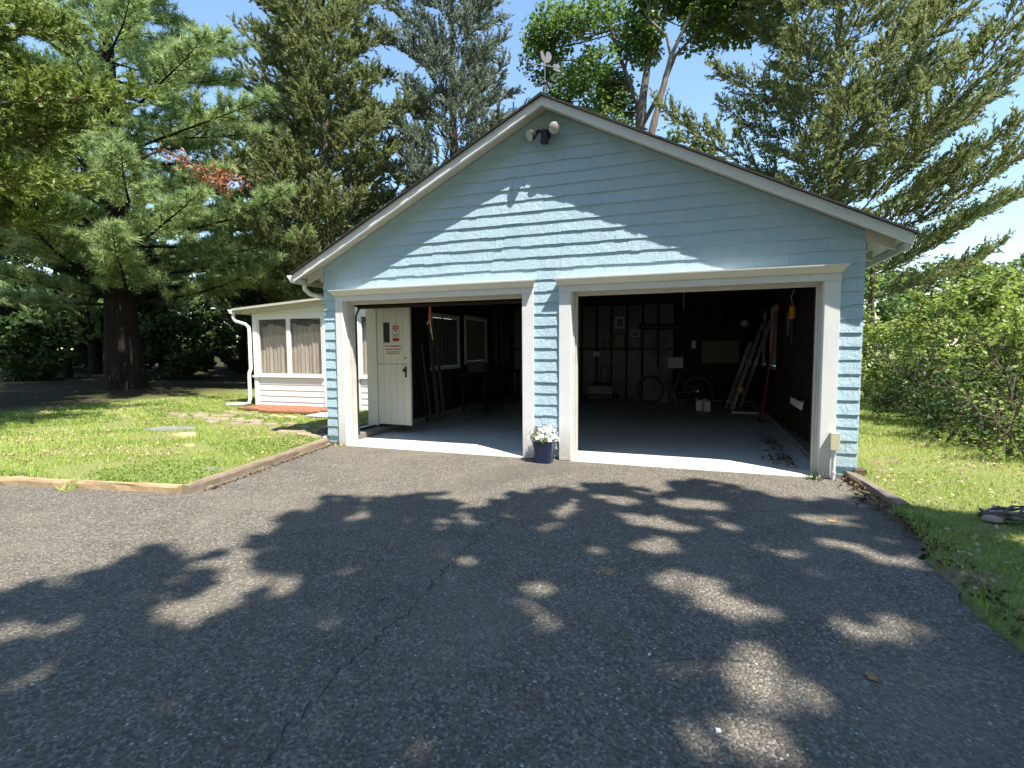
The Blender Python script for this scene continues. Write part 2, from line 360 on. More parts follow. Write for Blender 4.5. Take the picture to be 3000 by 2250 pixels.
GZ = np.where(inn, -.12, GZ); GZ = np.where(por, -.1, GZ)
nxx, nyy = len(gx), len(gy); idx = np.arange(nxx*nyy).reshape(nyy, nxx)
Fq = np.stack([idx[:-1, :-1], idx[:-1, 1:], idx[1:, 1:], idx[1:, :-1]], -1).reshape(-1, 4)
g = nmesh('ground', np.stack([GX, GY, GZ], -1).reshape(-1, 3), Fq, M['ground']); g['kind'] = 'structure'
# asphalt sheet, ragged along its right edge
pd = []
for i, (x, y) in enumerate(DRIVE):
    x1, y1 = DRIVE[(i+1) % len(DRIVE)]
    if x > 6.5 and y > -6 and y < .05 and x1 < 9 and y1 > y:
        n_ = max(1, int(abs(y1-y)/.06))
        for q in range(n_):
            t = q/n_; pd.append((x+(x1-x)*t+random.gauss(0, .018)+(.03*math.sin((y+(y1-y)*t)*9)), y+(y1-y)*t))
    else: pd.append((x, y))
from mathutils.geometry import tessellate_polygon
tri = tessellate_polygon([[Vector((x, y, 0)) for x, y in pd]])
mb = MB(); n_ = len(pd)
mb.add([(x, y, -.02) for x, y in pd]+[(x, y, -.11) for x, y in pd], [tuple(t) for t in tri]+[(i, (i+1) % n_, (i+1) % n_+n_, i+n_) for i in range(n_)])
drv = mb.build('driveway', M['asphalt']); drv['kind'] = 'structure'
import bmesh
bm = bmesh.new(); bm.from_mesh(drv.data); bmesh.ops.recalc_face_normals(bm, faces=bm.faces); bm.to_mesh(drv.data); bm.free()
def crack(pts, wd):
    P = []
    for (a, b) in zip(pts[:-1], pts[1:]):
        a = Vector(a); b = Vector(b); n = max(2, int((b-a).length/.04))
        for i in range(n): P.append(a+(b-a)*i/n+Vector((random.gauss(0, .012), random.gauss(0, .008))))
    vs = []; fs = []
    for i, p in enumerate(P):
        w_ = wd*random.uniform(.2, 1.2)*(1 if 2 < i < len(P)-2 else .3); vs += [(p.x-w_/2, p.y, -.0165), (p.x+w_/2, p.y+.004, -.0165)]
    for i in range(len(P)-1): fs.append((2*i, 2*i+1, 2*i+3, 2*i+2))
    mb = MB(); mb.add(vs, fs); return mb.build('crack', M['crack'], drv)
crack([(3.8, -1.95), (3.72, -2.7), (3.73, -3.26), (3.79, -4.01), (3.79, -4.74), (3.9, -5.3)], .008)
crack([(5.55, -3.95), (5.2, -4.05), (4.9, -4.3)], .003)

# ------------------------------------------------------------------ garage
G = thing('garage', 'light blue shingled garage with two open door bays and white trim', 'garage')
XS0, XS1, XS2, XS3, XB0, XB1, XB2, XB3 = .2092, .3354, 3.1329, 3.2848, 3.6241, 3.7754, 6.5653, 6.7139
XC = W/2; SL = .5025; APEX = 4.48; OV = .35; FR = -.253; HD = 2.13
zr = lambda x: APEX-SL*abs(x-XC)
zs = lambda x: APEX-.10-SL*abs(x-XC)
# backing walls
for a, b in ((0, XS1), (XS2, XB1), (XB2, W)): MB().box(a, b, 0, .12, .02, HD).build('front_wall', M['blue_plain'], G)
MB().prism([(0, HD+.001), (W, HD+.001), (W, zs(W)), (XC, zs(XC)), (0, zs(0))], 0, .12).build('gable_wall', M['blue_plain'], G)
zt = zs(0)-.02
LW = [(.42, 1.09, .13, 2.1), (3.1, 4.3, 1.03, 2.08), (4.75, 5.95, 1.1, 2.12)]       # y0,y1,z0,z1 openings in left wall
RW = [(5.0, 6.15, 1.0, 2.2), (6.5, 7.5, 1.0, 2.2)]
def wall_with(x0, x1, ops, name, mat):
    mb = MB(); y = .121
    for (a, b, c, d) in ops:
        mb.box(x0, x1, y, a, .02, zt)
        if c > .05: mb.box(x0, x1, a, b, .02, c)
        mb.box(x0, x1, a, b, d, zt); y = b
    mb.box(x0, x1, y, BACK-.12, .02, zt); return mb.build(name, mat, G)
wall_with(0, .1, LW, 'left_wall', M['blue_plain']); wall_with(W-.1, W, RW, 'right_wall', M['blue_plain'])
# dark inside sheathing
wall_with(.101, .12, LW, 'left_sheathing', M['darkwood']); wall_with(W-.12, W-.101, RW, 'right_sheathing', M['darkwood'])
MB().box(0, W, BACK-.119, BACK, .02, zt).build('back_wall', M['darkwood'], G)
MB().prism([(0, zt+.001), (W, zt+.001), (XC, zs(XC))], BACK-.119, BACK).build('back_gable', M['blue_plain'], G)
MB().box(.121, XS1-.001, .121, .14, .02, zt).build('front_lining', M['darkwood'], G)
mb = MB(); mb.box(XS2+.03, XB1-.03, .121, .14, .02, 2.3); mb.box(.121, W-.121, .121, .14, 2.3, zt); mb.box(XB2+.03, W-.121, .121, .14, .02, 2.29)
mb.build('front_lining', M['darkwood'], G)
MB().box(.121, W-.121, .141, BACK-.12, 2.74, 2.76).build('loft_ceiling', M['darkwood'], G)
for i in range(14):
    y = .5+i*.55; MB().box(.121, W-.121, y, y+.045, 2.58, 2.739).build('ceiling_joist', M['darkwood'], G)
# floor slab and apron
MB().box(.0, W, .20, BACK-.12, -.11, .0).build('floor_slab', M['floor'], G)
mb = MB(); mb.box(XS1, XS2, -.06, .199, -.11, -.004); mb.build('door_apron', M['sill'], G, bevel=.012)
mb = MB(); mb.box(XB1, XB2, -.06, .199, -.11, -.004); mb.build('door_apron', M['sill'], G, bevel=.012)
mb = MB(); mb.box(.121, .29, .22, 7.9, 0.001, .1); mb.build('foundation_curb', M['stone_curb'], G, bevel=.015)
mb = MB(); mb.box(W-.30, W-.121, .5, 7.9, 0.001, .08); mb.build('foundation_curb', M['stone_curb'], G, bevel=.015)
MB().box(.0, XS1, .0, .19, -.11, .019).build('footing', M['stone_curb'], G)
MB().box(XS2+.01, XB1-.01, .0, .19, -.11, .019).build('footing', M['stone_curb'], G)
MB().box(XB2+.01, W, .0, .19, -.11, .019).build('footing', M['stone_curb'], G)
# shingles
EXPO = .1456; Z0 = .115
def clip(poly, a, b, c):          # keep a*x+b*z<=c
    r = []
    for i in range(len(poly)):
        p, q = poly[i], poly[(i+1) % len(poly)]; fp = a*p[0]+b*p[1]-c; fq = a*q[0]+b*q[1]-c
        if fp <= 0: r.append(p)
        if (fp < 0) != (fq < 0) and fp != fq:
            t = fp/(fp-fq); r.append((p[0]+(q[0]-p[0])*t, p[1]+(q[1]-p[1])*t))
    return r
shing = []
k_ = 0
while True:
    z0 = Z0+EXPO*k_; k_ += 1
    if z0 > zs(XC)-.02: break
    iv = [(-.012, XS0-.002), (XS3+.002, XB0-.002), (XB3+.002, W+.012)] if z0 < 2.28 else [(-.012, W+.012)]
    for (a, b) in iv:
        x = a-(random.uniform(0, .12) if b-a > 1 else 0)
        while x < b-.02:
            wd = random.choice([.11, .14, .17, .2, .24, .28])+random.uniform(-.012, .012); x1 = x+wd
            if b-x1 < .06: x1 = b
            xa, xb = max(x, a), min(x1, b); x = x1
            if xb-xa < .015: continue
            gp = .0005; dz = random.gauss(0, .0034)
            poly = [(xa+gp, z0+dz+random.gauss(0, .001)), (xb-gp, z0+dz+random.gauss(0, .001)), (xb-gp, z0+EXPO+.006), (xa+gp, z0+EXPO+.006)]
            poly = clip(poly, SL, 1, zs(XC)+SL*XC-.004); poly = clip(poly, -SL, 1, zs(XC)-SL*XC-.004)
            if len(poly) < 3: continue
            ar = .5*abs(sum(poly[i][0]*poly[(i+1) % len(poly)][1]-poly[(i+1) % len(poly)][0]*poly[i][1] for i in range(len(poly))))
            if ar < .0004: continue
            shing.append((ar, poly, z0, random.uniform(.019, .0235), random.gauss(0, .0006)))
shing.sort(key=lambda s: -s[0])
def shingle_geo(mb, poly, z0, th, tw):
    n = len(poly); f = lambda p: -.002-(.005+(th-.005)*max(0, 1-(p[1]-z0)/EXPO))-tw
    mb.add([(p[0], f(p), p[1]) for p in poly]+[(p[0], -.0005, p[1]) for p in poly], [tuple(range(n)), tuple(range(2*n-1, n-1, -1))]+[((i+1) % n, i, i+n, (i+1) % n+n) for i in range(n)])
rest = MB()
for i, (ar, poly, z0, th, tw) in enumerate(shing):
    if i < 300: mb = MB(); shingle_geo(mb, poly, z0, th, tw); mb.build('shingle', M['shingle'], G)
    else: shingle_geo(rest, poly, z0, th, tw)
o = rest.build('small_shingles', M['shingle'], G); o['kind'] = 'stuff'
# shingle courses on the side walls (seen only from other positions)
for sx, nm in ((-1, 'left_siding'), (1, 'right_siding')):
    mb = MB(); k_ = 0
    while Z0+EXPO*k_ < zt-.05:
        z = Z0+EXPO*k_; k_ += 1; x0 = 0 if sx < 0 else W
        ops = LW if sx < 0 else RW; segs = []; y = .0
        for (a, b, c, d) in ops:
            if z+EXPO > c and z < d: segs.append((y, a)); y = b
        segs.append((y, BACK))
        for (a, b) in segs: mb.prism([(x0+sx*.001, z), (x0+sx*.018, z), (x0+sx*.006, min(z+EXPO, zt)), (x0+sx*.001, min(z+EXPO, zt))], a, b)
    mb.build(nm, M['shingle'], G)
# roof: two slopes
RT = .035
for sgn, nm in ((-1, 'roof_slope'), (1, 'roof_slope')):
    xe = XC+sgn*(XC+OV+.02); pe = zr(xe)
    # deck with soffit underside, then shingle courses stepping up the slope
    mb = MB(); mb.prism([(XC, APEX-.028), (xe, pe-.028), (xe, pe-.095), (XC, APEX-.095)], FR+.03, BACK+.25); r = mb.build('roof_deck', M['white_old'], G)
    mb = MB(); n_ = 30
    for i in range(n_):
        t0, t1 = i/n_, (i+1.12)/n_; xa = XC+(xe-XC)*t0; xb = XC+(xe-XC)*min(t1, 1.008)
        za, zb = zr(xa), zr(xb); jag = random.uniform(-.006, .005)
        mb.prism([(xa, za-.026), (xa, za-.012), (xb, zb+.002), (xb, zb-.026)], FR-.034+jag, BACK+.27)
    mb.build(nm, M['roof'], G)
mb = MB(); mb.prism([(XC-.14, zr(XC-.14)+.001), (XC, APEX+.012), (XC+.14, zr(XC+.14)+.001), (XC, APEX-.01)], FR-.036, BACK+.27); mb.build('ridge_cap', M['roof'], G)
# rake fascia boards
for sgn in (-1, 1):
    xe = XC+sgn*(XC+OV); A_, B_ = .03, .128
    poly = [(XC, APEX-A_), (xe, zr(xe)-A_), (xe, zr(xe)-B_-.012), (XC, APEX-B_)]
    MB().prism(poly, FR, FR+.028).build('rake_fascia', M['white'], G)
    xe2 = XC+sgn*(XC+OV-.06)
    MB().prism([(XC, APEX-.096), (xe2, zr(xe2)-.096), (xe2, zr(xe2)-.128), (XC, APEX-.128)], FR+.0285, FR+.05).build('fascia_backer', M['white'], G)
    # barge rafter tail against the wall end
    xw = XC+sgn*(XC+.002); xo = XC+sgn*(XC+OV-.09)
    poly = [(xw, zr(xw)-.096), (xo, zr(xo)-.096), (xo, zr(xo)-.20), (xw, zr(xw)-.215)]
    MB().prism(poly, -.06, -.022).build('rafter_tail', M['white_old'], G)
    for j in range(1, 9):
        y = j*1.0-.3; MB().prism(poly, y, y+.045).build('rafter_tail', M['white_old'], G)
    xq = XC+sgn*(XC+.03)
    MB().box(min(XC+sgn*(XC+.019), XC+sgn*(XC+.05)), max(XC+sgn*(XC+.019), XC+sgn*(XC+.05)), -.02, BACK, zr(xq)-.30, zr(xq)-.216).build('frieze_board', M['white_old'], G)
MB().box(W+OV-.03, W+OV, FR+.03, BACK+.25, zr(W+OV)-.17, zr(W+OV)-.096).build('eave_fascia', M['white_old'], G)
MB().box(-OV, -OV+.03, FR+.03, BACK+.25, zr(W+OV)-.17, zr(W+OV)-.096).build('eave_fascia', M['white_old'], G)
# gutter on left eave and its elbow
gz = zr(-OV)-.04
MB().prism([(-OV-.002, gz), (-OV-.002, gz-.11), (-OV-.08, gz-.11), (-OV-.10, gz-.06), (-OV-.14, gz-.02), (-OV-.14, gz), (-OV-.132, gz), (-OV-.132, gz-.022), (-OV-.093, gz-.06), (-OV-.075, gz-.102), (-OV-.01, gz-.102), (-OV-.01, gz)], FR+.03, BACK+.2).build('gutter', M['vinyl'], G)
MB().prism([(-OV-.002, gz), (-OV-.002, gz-.11), (-OV-.08, gz-.11), (-OV-.10, gz-.06), (-OV-.14, gz-.02), (-OV-.14, gz)], FR+.022, FR+.031).build('gutter_end_cap', M['vinyl'], G)
pts = [(-OV-.04, .02, gz-.10), (-OV-.04, .02, gz-.18), (-OV+.02, .06, gz-.25), (-.16, .16, gz-.31), (-.07, .2, gz-.36), (-.06, .2, gz-.5), (-.06, .2, .16), (-.08, .14, .08), (-.12, .0, .05)]
MB().tube(pts, .034, 10).build('downspout', M['vinyl'], G, smooth=True)
# door casings
def casing(x0, x1, x2, x3, ext):
    for a, b in ((x0, x1), (x2, x3)): MB().box(a, b, -.042, -.0007, -.015, HD).build('door_casing', M['white'], G, bevel=.003)
    MB().box(x0, x3, -.045, -.0007, HD+.0005, HD+.075).build('door_header', M['white'], G, bevel=.003)
    prof = [(-.0007, HD+.076), (-.062, HD+.076), (-.066, HD+.088), (-.078, HD+.093), (-.09, HD+.108), (-.112, HD+.134), (-.118, HD+.142), (-.135, HD+.145), (-.137, HD+.16), (-.0007, HD+.162)]
    mb = MB(); n = len(prof); e = lambda p: ext*max(0, (-p[0]-.05)/.09)
    mb.add([(x0-e(p), p[0], p[1]) for p in prof]+[(x3+e(p), p[0], p[1]) for p in prof], [tuple(range(n-1, -1, -1)), tuple(range(n, 2*n))]+[(i, (i+1) % n, (i+1) % n+n, i+n) for i in range(n)])
    mb.build('door_cornice', M['cornice'], G)
    # jamb boards, stops
    for xa, sg in ((x1, 1), (x2, -1)):
        a, b = sorted((xa-sg*.02, xa+sg*.0016)); MB().box(a, b, -.0405, .2, -.005, HD-.001).build('door_jamb', M['white'], G)
        a, b = sorted((xa+sg*.0017, xa+sg*.022)); MB().box(a, b, .075, .20, -.003, HD-.001).build('door_stop', M['white_old'], G, bevel=.004)
        a, b = sorted((xa+sg*.0225, xa+sg*.042)); MB().box(a, b, .11, .20, -.003, HD-.02).build('door_stop', M['white_old'], G, bevel=.004)
    MB().box(x1+.023, x2-.023, .075, .2, HD-.022, HD-.0015).build('head_stop', M['white_old'], G, bevel=.004)
    MB().box(x1-.022, x2+.022, -.0405, .2, HD-.001, HD+.02).build('head_jamb', M['white_old'], G)
    MB().box(x1+.023, x2-.023, .11, .2, HD-.04, HD-.0225).build('head_stop', M['white_old'], G, bevel=.003)
casing(XS0, XS1, XS2, XS3, .055); casing(XB0, XB1, XB2, XB3, .055)
# raised overhead doors (sections lying under the joists)
def overhead(x0, x1, zf, zb):
    y = .24; n = 4; L = .56
    for i in range(n):
        z0 = zf+(zb-zf)*min(1, i/1.3); z1 = zf+(zb-zf)*min(1, (i+1)/1.3)
        mb = MB(); ya, yb = y+i*L, y+(i+1)*L-.012
        mb.add([(x0, ya, z0), (x1, ya, z0), (x1, yb, z1), (x0, yb, z1), (x0, ya, z0+.045), (x1, ya, z0+.045), (x1, yb, z1+.045), (x0, yb, z1+.045)], [(0, 1, 2, 3), (7, 6, 5, 4), (1, 0, 4, 5), (2, 1, 5, 6), (3, 2, 6, 7), (0, 3, 7, 4)])
        mb.build('overhead_door_section', M['darkwood'], G)
    for xx in (x0-.03, x1+.03): MB().tube([(xx, .24, .1), (xx, .24, zf-.1), (xx, .34, zf+.03), (xx, .6, zb+.02), (xx, 2.6, zb+.02)], .014, 6).build('door_track', M['iron'], G)
overhead(XS1+.06, XS2-.06, 2.03, 2.26); overhead(XB1+.06, XB2-.06, 2.22, 2.34)
# side door of planks, swung inwards; local frame: hinge at origin, x along the door
SD = bpy.data.objects.new('side_door', None); C.objects.link(SD); SD.parent = G; SD.location = (.168, 1.07, .15); SD.rotation_euler = (0, 0, math.radians(-4)); SD['label'] = 'cream painted plank side door swung open'
DW, DH = .655, 1.97; nb = 5
for i in range(nb):
    a = i*DW/nb; b = (i+1)*DW/nb; win = (1.33, 1.78)
    if i == 1:
        MB().box(a+.002, b-.002, 0, .035, 0, 1.02).build('door_plank', M['cream'], SD, bevel=.003)
        MB().box(a+.002, b-.002, 0, .035, 1.026, 1.38).build('door_plank', M['cream'], SD, bevel=.003)
        MB().box(a+.002, b-.002, 0, .035, 1.72, DH).build('door_plank', M['cream'], SD, bevel=.003)
    else:
        MB().box(a+.002, b-.002, 0, .035, 0, 1.02).build('door_plank', M['cream'], SD, bevel=.003)
        MB().box(a+.002, b-.002, 0, .035, 1.026, DH).build('door_plank', M['cream'], SD, bevel=.003)
MB().box(DW/nb+.002, 2*DW/nb-.002, .012, .022, 1.38, 1.72).build('door_pane', M['darkglass'], SD)
MB().box(DW/nb-.012, 2*DW/nb+.012, -.012, -.001, 1.715, 1.735).build('pane_trim', M['cream'], SD)
MB().box(DW-.0005, DW+.012, -.002, .037, 0, DH).build('edge_strip', M['white_old'], SD)
MB().box(.555, .595, -.006, -.0005, .80, .98).build('lock_plate', M['iron'], SD, bevel=.004)
MB().lathe([(.012, 0), (.012, .02), (.026, .03), (.03, .045), (.022, .058), (.004, .062)], (0, 0, 0), 14).build('door_knob', M['iron'], SD, smooth=True).matrix_local = Matrix.Translation((.57, -.006, .92)) @ Matrix.Rotation(math.pi/2, 4, 'X')
MB().lathe([(.014, 0), (.014, .008), (.004, .009)], (0, 0, 0), 12).build('keyhole_rose', M['iron'], SD).matrix_local = Matrix.Translation((.57, -.001, 1.12)) @ Matrix.Rotation(math.pi/2, 4, 'X')
MB().box(-.03, .165, 1.052, 1.0895, .12, 2.12).build('side_door_jamb', M['cream'], G)
MB().box(-.03, .165, .4205, .445, .12, 2.12).build('side_door_jamb', M['cream'], G)
# windows in the side walls
def side_window(xw, op, sg, curtain=True, cmat='cloth_white'):
    y0, y1, z0, z1 = op; xi = xw
    fr = MB(); a, b = sorted((xi, xi+sg*.03))
    fr.box(a, b, y0-.07, y0, z0-.06, z1+.07); fr.box(a, b, y1, y1+.07, z0-.06, z1+.07); fr.box(a, b, y0, y1, z1, z1+.07); fr.box(a-.01, b+.01, y0-.09, y1+.09, z0-.06, z0)
    wn = fr.build('window', M['white_old'], G)
    xm = xi-sg*.05; a, b = sorted((xm, xm-sg*.03)); ym = (y0+y1)/2; zm = (z0+z1)/2
    mu = MB(); mu.box(a, b, ym-.018, ym+.018, z0, z1); mu.box(a, b, y0, ym-.018, zm-.018, zm+.018); mu.box(a, b, ym+.018, y1, zm-.018, zm+.018); mu.build('muntin', M['white_old'], wn)
    for (p, q, r_, s) in ((y0, ym-.018, z0, zm-.018), (ym+.018, y1, z0, zm-.018), (y0, ym-.018, zm+.018, z1), (ym+.018, y1, zm+.018, z1)):
        MB().box(*sorted((xm-sg*.012, xm-sg*.016)), p, q, r_, s).build('pane', M['glass'], wn)
    if curtain:
        vs = []; n = 40
        for i in range(n+1):
            t = i/n; y = y0-.02+(y1-y0+.04)*t; x = xi-sg*.012+sg*.012*math.sin(t*46)
            vs += [(x, y, z0+.02), (x, y, z1-.02)]
        cm = MB(); cm.add(vs, [(2*i, 2*i+2, 2*i+3, 2*i+1) for i in range(n)]); cm.build('curtain', M[cmat], wn, smooth=True)
side_window(.121, LW[1], 1, cmat='dim'); side_window(.121, LW[2], 1, cmat='dimlight')  # left curtains get darkened cloth for shade; the sunlit right pair stays white
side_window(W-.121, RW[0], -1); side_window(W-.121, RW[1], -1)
# studs and boards on the back wall
yb = BACK-.12
for i in range(16):
    x = 2.64+.41*(i-6)
    if .2 < x < W-.2: MB().box(x-.02, x+.02, yb-.09, yb-.0005, .0, 2.57).build('stud', M['darkwood'], G)
for i in range(-6, 5):
    x0 = 2.64+.41*i+.021; x1 = x0+.41-.042
    if x0 > .15 and x1 < 4.75:
        MB().box(x0, x1, yb-.02, yb-.0006, .05, 1.345).build('wall_board', M['panel'], G); MB().box(x0, x1, yb-.02, yb-.0006, 1.39, 2.55).build('wall_board', M['panel'], G)
for j in range(18):
    y = .9+.42*j
    for xa, xb2, ops in ((.1205, .21, LW), (W-.21, W-.1205, RW)):
        if any(a-.12 < y+.02 < b+.12 for a, b, _, _ in ops): continue
        MB().box(xa, xb2, y, y+.04, .1, 2.57).build('stud', M['darkwood'], G)
for i in range(3):
    y0 = 6.5+.42*i; MB().box(.1206, .135, y0+.045, y0+.4, 1.0, 2.5).build('wall_board', M['panel'], G)
MB().box(2.66, 3.86, yb-.2, yb-.0905, 1.36, 1.385).build('wall_shelf', M['darkwood'], G)

exec_after = []
# ------------------------------------------------------------------ things fixed on the garage
# floodlight
t = thing('floodlight', 'black twin floodlight under the gable peak of the blue garage', 'floodlight', (3.46, -.024, 4.06))
MB().lathe([(.055, 0), (.055, .02), (.04, .03)], n=16).build('wall_plate', M['black'], t, True).rotation_euler = (math.pi/2, 0, 0)
MB().box(-.04, .04, -.11, -.03, -.1, .055).build('sensor_body', M['black'], t, bevel=.012)
MB().box(-.045, .045, -.135, -.05, -.115, -.06).build('motion_sensor', M['black'], t, bevel=.01)
for s in (-1, 1):
    MB().tube([(s*.03, -.07, .02), (s*.075, -.09, .045 if s > 0 else .05), (s*.10, -.10, .04 if s > 0 else .02)], .018, 8).build('arm', M['black'], t, True)
    h = MB().lathe([(.022, -.09), (.034, -.06), (.06, -.02), (.075, .03), (.076, .045), (.068, .046)], n=22).build('lamp_head', M['black'], t, True)
    L = MB().lathe([(.069, .040), (.069, .047), (.05, .058), (.02, .064), (.001, .065)], n=22).build('lens', M['lens'], h, True)
    d = Vector((s*.55, -.62, -.42)) if s < 0 else Vector((.12, -.9, -.32))
    c = Vector((s*.145, -.15, -.01 if s < 0 else .03)); h.location = c; h.rotation_euler = d.to_track_quat('Z', 'Y').to_euler()
# weathervane
t = thing('weathervane', 'pale metal rooster weathervane with compass letters on the roof ridge', 'weathervane', (3.46, -.1, APEX+.005))
MB().tube([(0, 0, -.01), (0, 0, .52)], [.008, .006], 8).build('pole', M['galv'], t, True)
MB().tube([(0, 0, .19), (0, 0, .215)], .02, 12).build('hub', M['galv'], t, True)
for (dx, dy, ch) in ((-1, 0, 'W'), (1, 0, 'E'), (0, 1, 'N'), (0, -1, 'S')):
    a = math.radians(-22); ex = Vector((dx*math.cos(a)-dy*math.sin(a), dx*math.sin(a)+dy*math.cos(a), 0)); L = .10
    MB().tube([(0, 0, .202), tuple(ex*L+Vector((0, 0, .202)))], .0045, 6).build('compass_arm', M['galv'], t, True)
    q = Matrix.Translation(ex*(L+.022 if dy == 0 else L)+Vector((0, 0, .175))) @ (FACE if dy == 0 else Matrix.Rotation(math.radians(65), 4, 'Z') @ FACE)
    text(ch, .075, M['galv'], t, q, 'compass_letter', .003)
arr = Matrix.Translation((0, 0, .39)) @ Matrix.Rotation(math.radians(38), 4, 'Z')
def vpart(polys, nm, th=.004):
    mb = MB()
    for p in polys: mb.prism(p, -th, th)
    o = mb.build(nm, M['galv'], t); o.matrix_local = arr @ Matrix.Scale(.8, 4); return o
o = MB().tube([(-.23, 0, 0), (.2, 0, 0)], .007, 8).build('arrow_shaft', M['galv'], t, True); o.matrix_local = arr
vpart([[(-.27, 0), (-.21, .026), (-.22, 0), (-.21, -.026)]], 'arrow_head')
vpart([[(.13, 0), (.16, .05), (.26, .045), (.235, 0), (.26, -.06), (.16, -.045)]], 'arrow_tail')
rooster = [(-.01, .0), (-.012, .05), (-.04, .075), (-.062, .12), (-.066, .165), (-.085, .178), (-.068, .19), (-.062, .215), (-.05, .2), (-.042, .218), (-.03, .2), (-.022, .175), (-.012, .14), (.012, .12), (.022, .15), (.02, .19), (.045, .215), (.08, .21), (.105, .18), (.112, .135), (.098, .09), (.07, .06), (.04, .045), (.012, .045), (.008, .0)]
vpart([rooster], 'rooster', .005)
# utility box
t = thing('utility_box', 'beige electrical box on a grey conduit at the right door casing', 'utility box', (6.695, -.045, 0))
MB().box(-.04, .04, -.075, .001, .315, .495).build('box_body', M['boxgrey'], t, bevel=.006)
MB().box(-.044, .044, -.088, -.076, .31, .50).build('cover', M['boxgrey'], t, bevel=.004)
MB().tube([(0, -.038, -.018), (0, -.038, .3145)], .021, 12).build('conduit', M['conduit'], t, True)
MB().tube([(0, -.038, .05), (0, -.038, .075)], .026, 12).build('conduit_coupling', M['conduit'], t, True)
# signs on the side door (in the door's own frame, laid on its face)
bpy.context.view_layer.update()
MWD = SD.matrix_world.copy()
def sign(name, label, x0, x1, z0, z1, base):
    t = thing(name, label, 'sign'); t.matrix_world = MWD @ Matrix.Translation(((x0+x1)/2, -.004, z0))
    MB().box(-(x1-x0)/2, (x1-x0)/2, 0, .002, 0, z1-z0).build('board', base, t); return t
t = sign('no_trespassing_sign', 'white no trespassing sign with red lettering on the plank door', .16, .50, 1.12, 1.36, M['paper']); MR = M['red']
for s, sz, z in (('NO TRESPASSING', .040, .185), ('HUNTING OR FISHING', .032, .135), ('VIOLATORS PROSECUTED', .0235, .095), ('UNDER PENALTY OF LAW', .0235, .066)):
    o = text(s, sz, MR, t, Matrix.Translation((0, -.0015, z)) @ FACE)
MB().box(-.09, .09, -.0012, -.0002, .022, .0235).build('name_line', MR, t); MB().box(-.09, .09, -.0012, -.0002, .053, .0545).build('name_line', MR, t)
t = sign('camera_warning_sign', 'red and white security camera sign beside the door pane', .325, .455, 1.40, 1.655, M['paper'])
MB().box(-.065, .065, -.0012, -.0003, .2, .255).build('red_band', MR, t); MB().box(-.065, .065, -.0012, -.0003, 0, .055).build('red_band', MR, t)
MB().box(-.065, -.06, -.0012, -.0003, .0555, .1995).build('red_border', MR, t); MB().box(.06, .065, -.0012, -.0003, .0555, .1995).build('red_border', MR, t)
text('WARNING', .026, M['paper'], t, Matrix.Translation((0, -.0026, .218)) @ FACE)
mb = MB(); mb.prism([(-.03, .165), (-.032, .185), (.018, .192), (.02, .17), (.004, .166)], -.0014, -.0004); mb.prism([(.004, .165), (.012, .166), (.028, .138), (.02, .134)], -.0014, -.0004); mb.build('camera_icon', M['black'], t)
MB().box(-.05, .05, -.0014, -.0004, .105, .116).build('print_line', M['black'], t); MB().box(-.05, .05, -.0014, -.0004, .08, .091).build('print_line', M['black'], t)
# rope
t = thing('pull_rope', 'frayed orange and tan rope hanging from the raised garage door', 'rope', (1.62, .26, 2.03))
rp = [(0, 0, .02), (.012, 0, -.05), (-.006, .0, -.12), (.008, 0, -.17), (-.004, 0, -.2)]
MB().tube(rp, [.014, .013, .014, .02, .014], 7).build('cord', M['rope'], t, True)
for dx, l in ((-.05, -.26), (.02, -.38), (.045, -.47)): MB().tube([(0, 0, -.19), (dx*.5, 0, -.19+(l+.19)*.5), (dx, -.004, l)], .006, 6).build('loose_end', M['ropetan'], t, True)

# ------------------------------------------------------------------ things inside the garage
def picture(name, label, x0, x1, z0, z1, fm, pm, b=.025, y=yb-.0905, cat='picture', depth=.02):
    t = thing(name, label, cat, ((x0+x1)/2, y, z0)); hw = (x1-x0)/2; h = z1-z0
    fr = MB(); fr.box(-hw, -hw+b, -depth, 0, 0, h); fr.box(hw-b, hw, -depth, 0, 0, h); fr.box(-hw+b, hw-b, -depth, 0, h-b, h); fr.box(-hw+b, hw-b, -depth, 0, 0, b); fr.build('frame', fm, t)
    MB().box(-hw+b, hw-b, -depth*.5, -.001, b, h-b).build('print', pm, t); return t
picture('framed_picture', 'white framed upright picture between the studs above the shelf', 3.14, 3.4, 1.93, 2.25, M['frame_white'], M['picture'], .05, yb-.021)
picture('framed_picture', 'small white framed photo above the wide black frame', 3.58, 3.8, 1.69, 1.86, M['frame_white'], M['picture'], .02, yb-.021)
picture('framed_picture', 'wide black framed picture standing on the wall shelf', 3.56, 3.83, 1.386, 1.655, M['black'], M['picture'], .025, yb-.11)
picture('framed_picture', 'arched dark frame standing on the wall shelf', 3.12, 3.42, 1.386, 1.8, M['black'], M['picture'], .03, yb-.11)
picture('framed_picture', 'small dark card leaning at the left end of the shelf', 2.84, 3.0, 1.386, 1.62, M['darkwood'], M['picture'], .02, yb-.11)
picture('notice_card', 'blank white card pinned to a stud on the back wall', 2.55, 2.73, 1.17, 1.3, M['frame_white'], M['frame_white'], .02, yb-.091, 'card')
picture('landscape_painting', 'wide landscape painting with golden band on dark back wall', 5.35, 6.3, .97, 1.6, M['darkwood'], M['picture_gold'], .03)
picture('photo_panel', 'glossy grey photo panel hung beside the leafy decoration', 4.54, 4.93, .86, 1.14, M['frame_white'], M['jug'], .03)
picture('framed_picture', 'small two part frame left of the landscape painting', 5.1, 5.26, 1.35, 1.6, M['black'], M['jug'], .03)
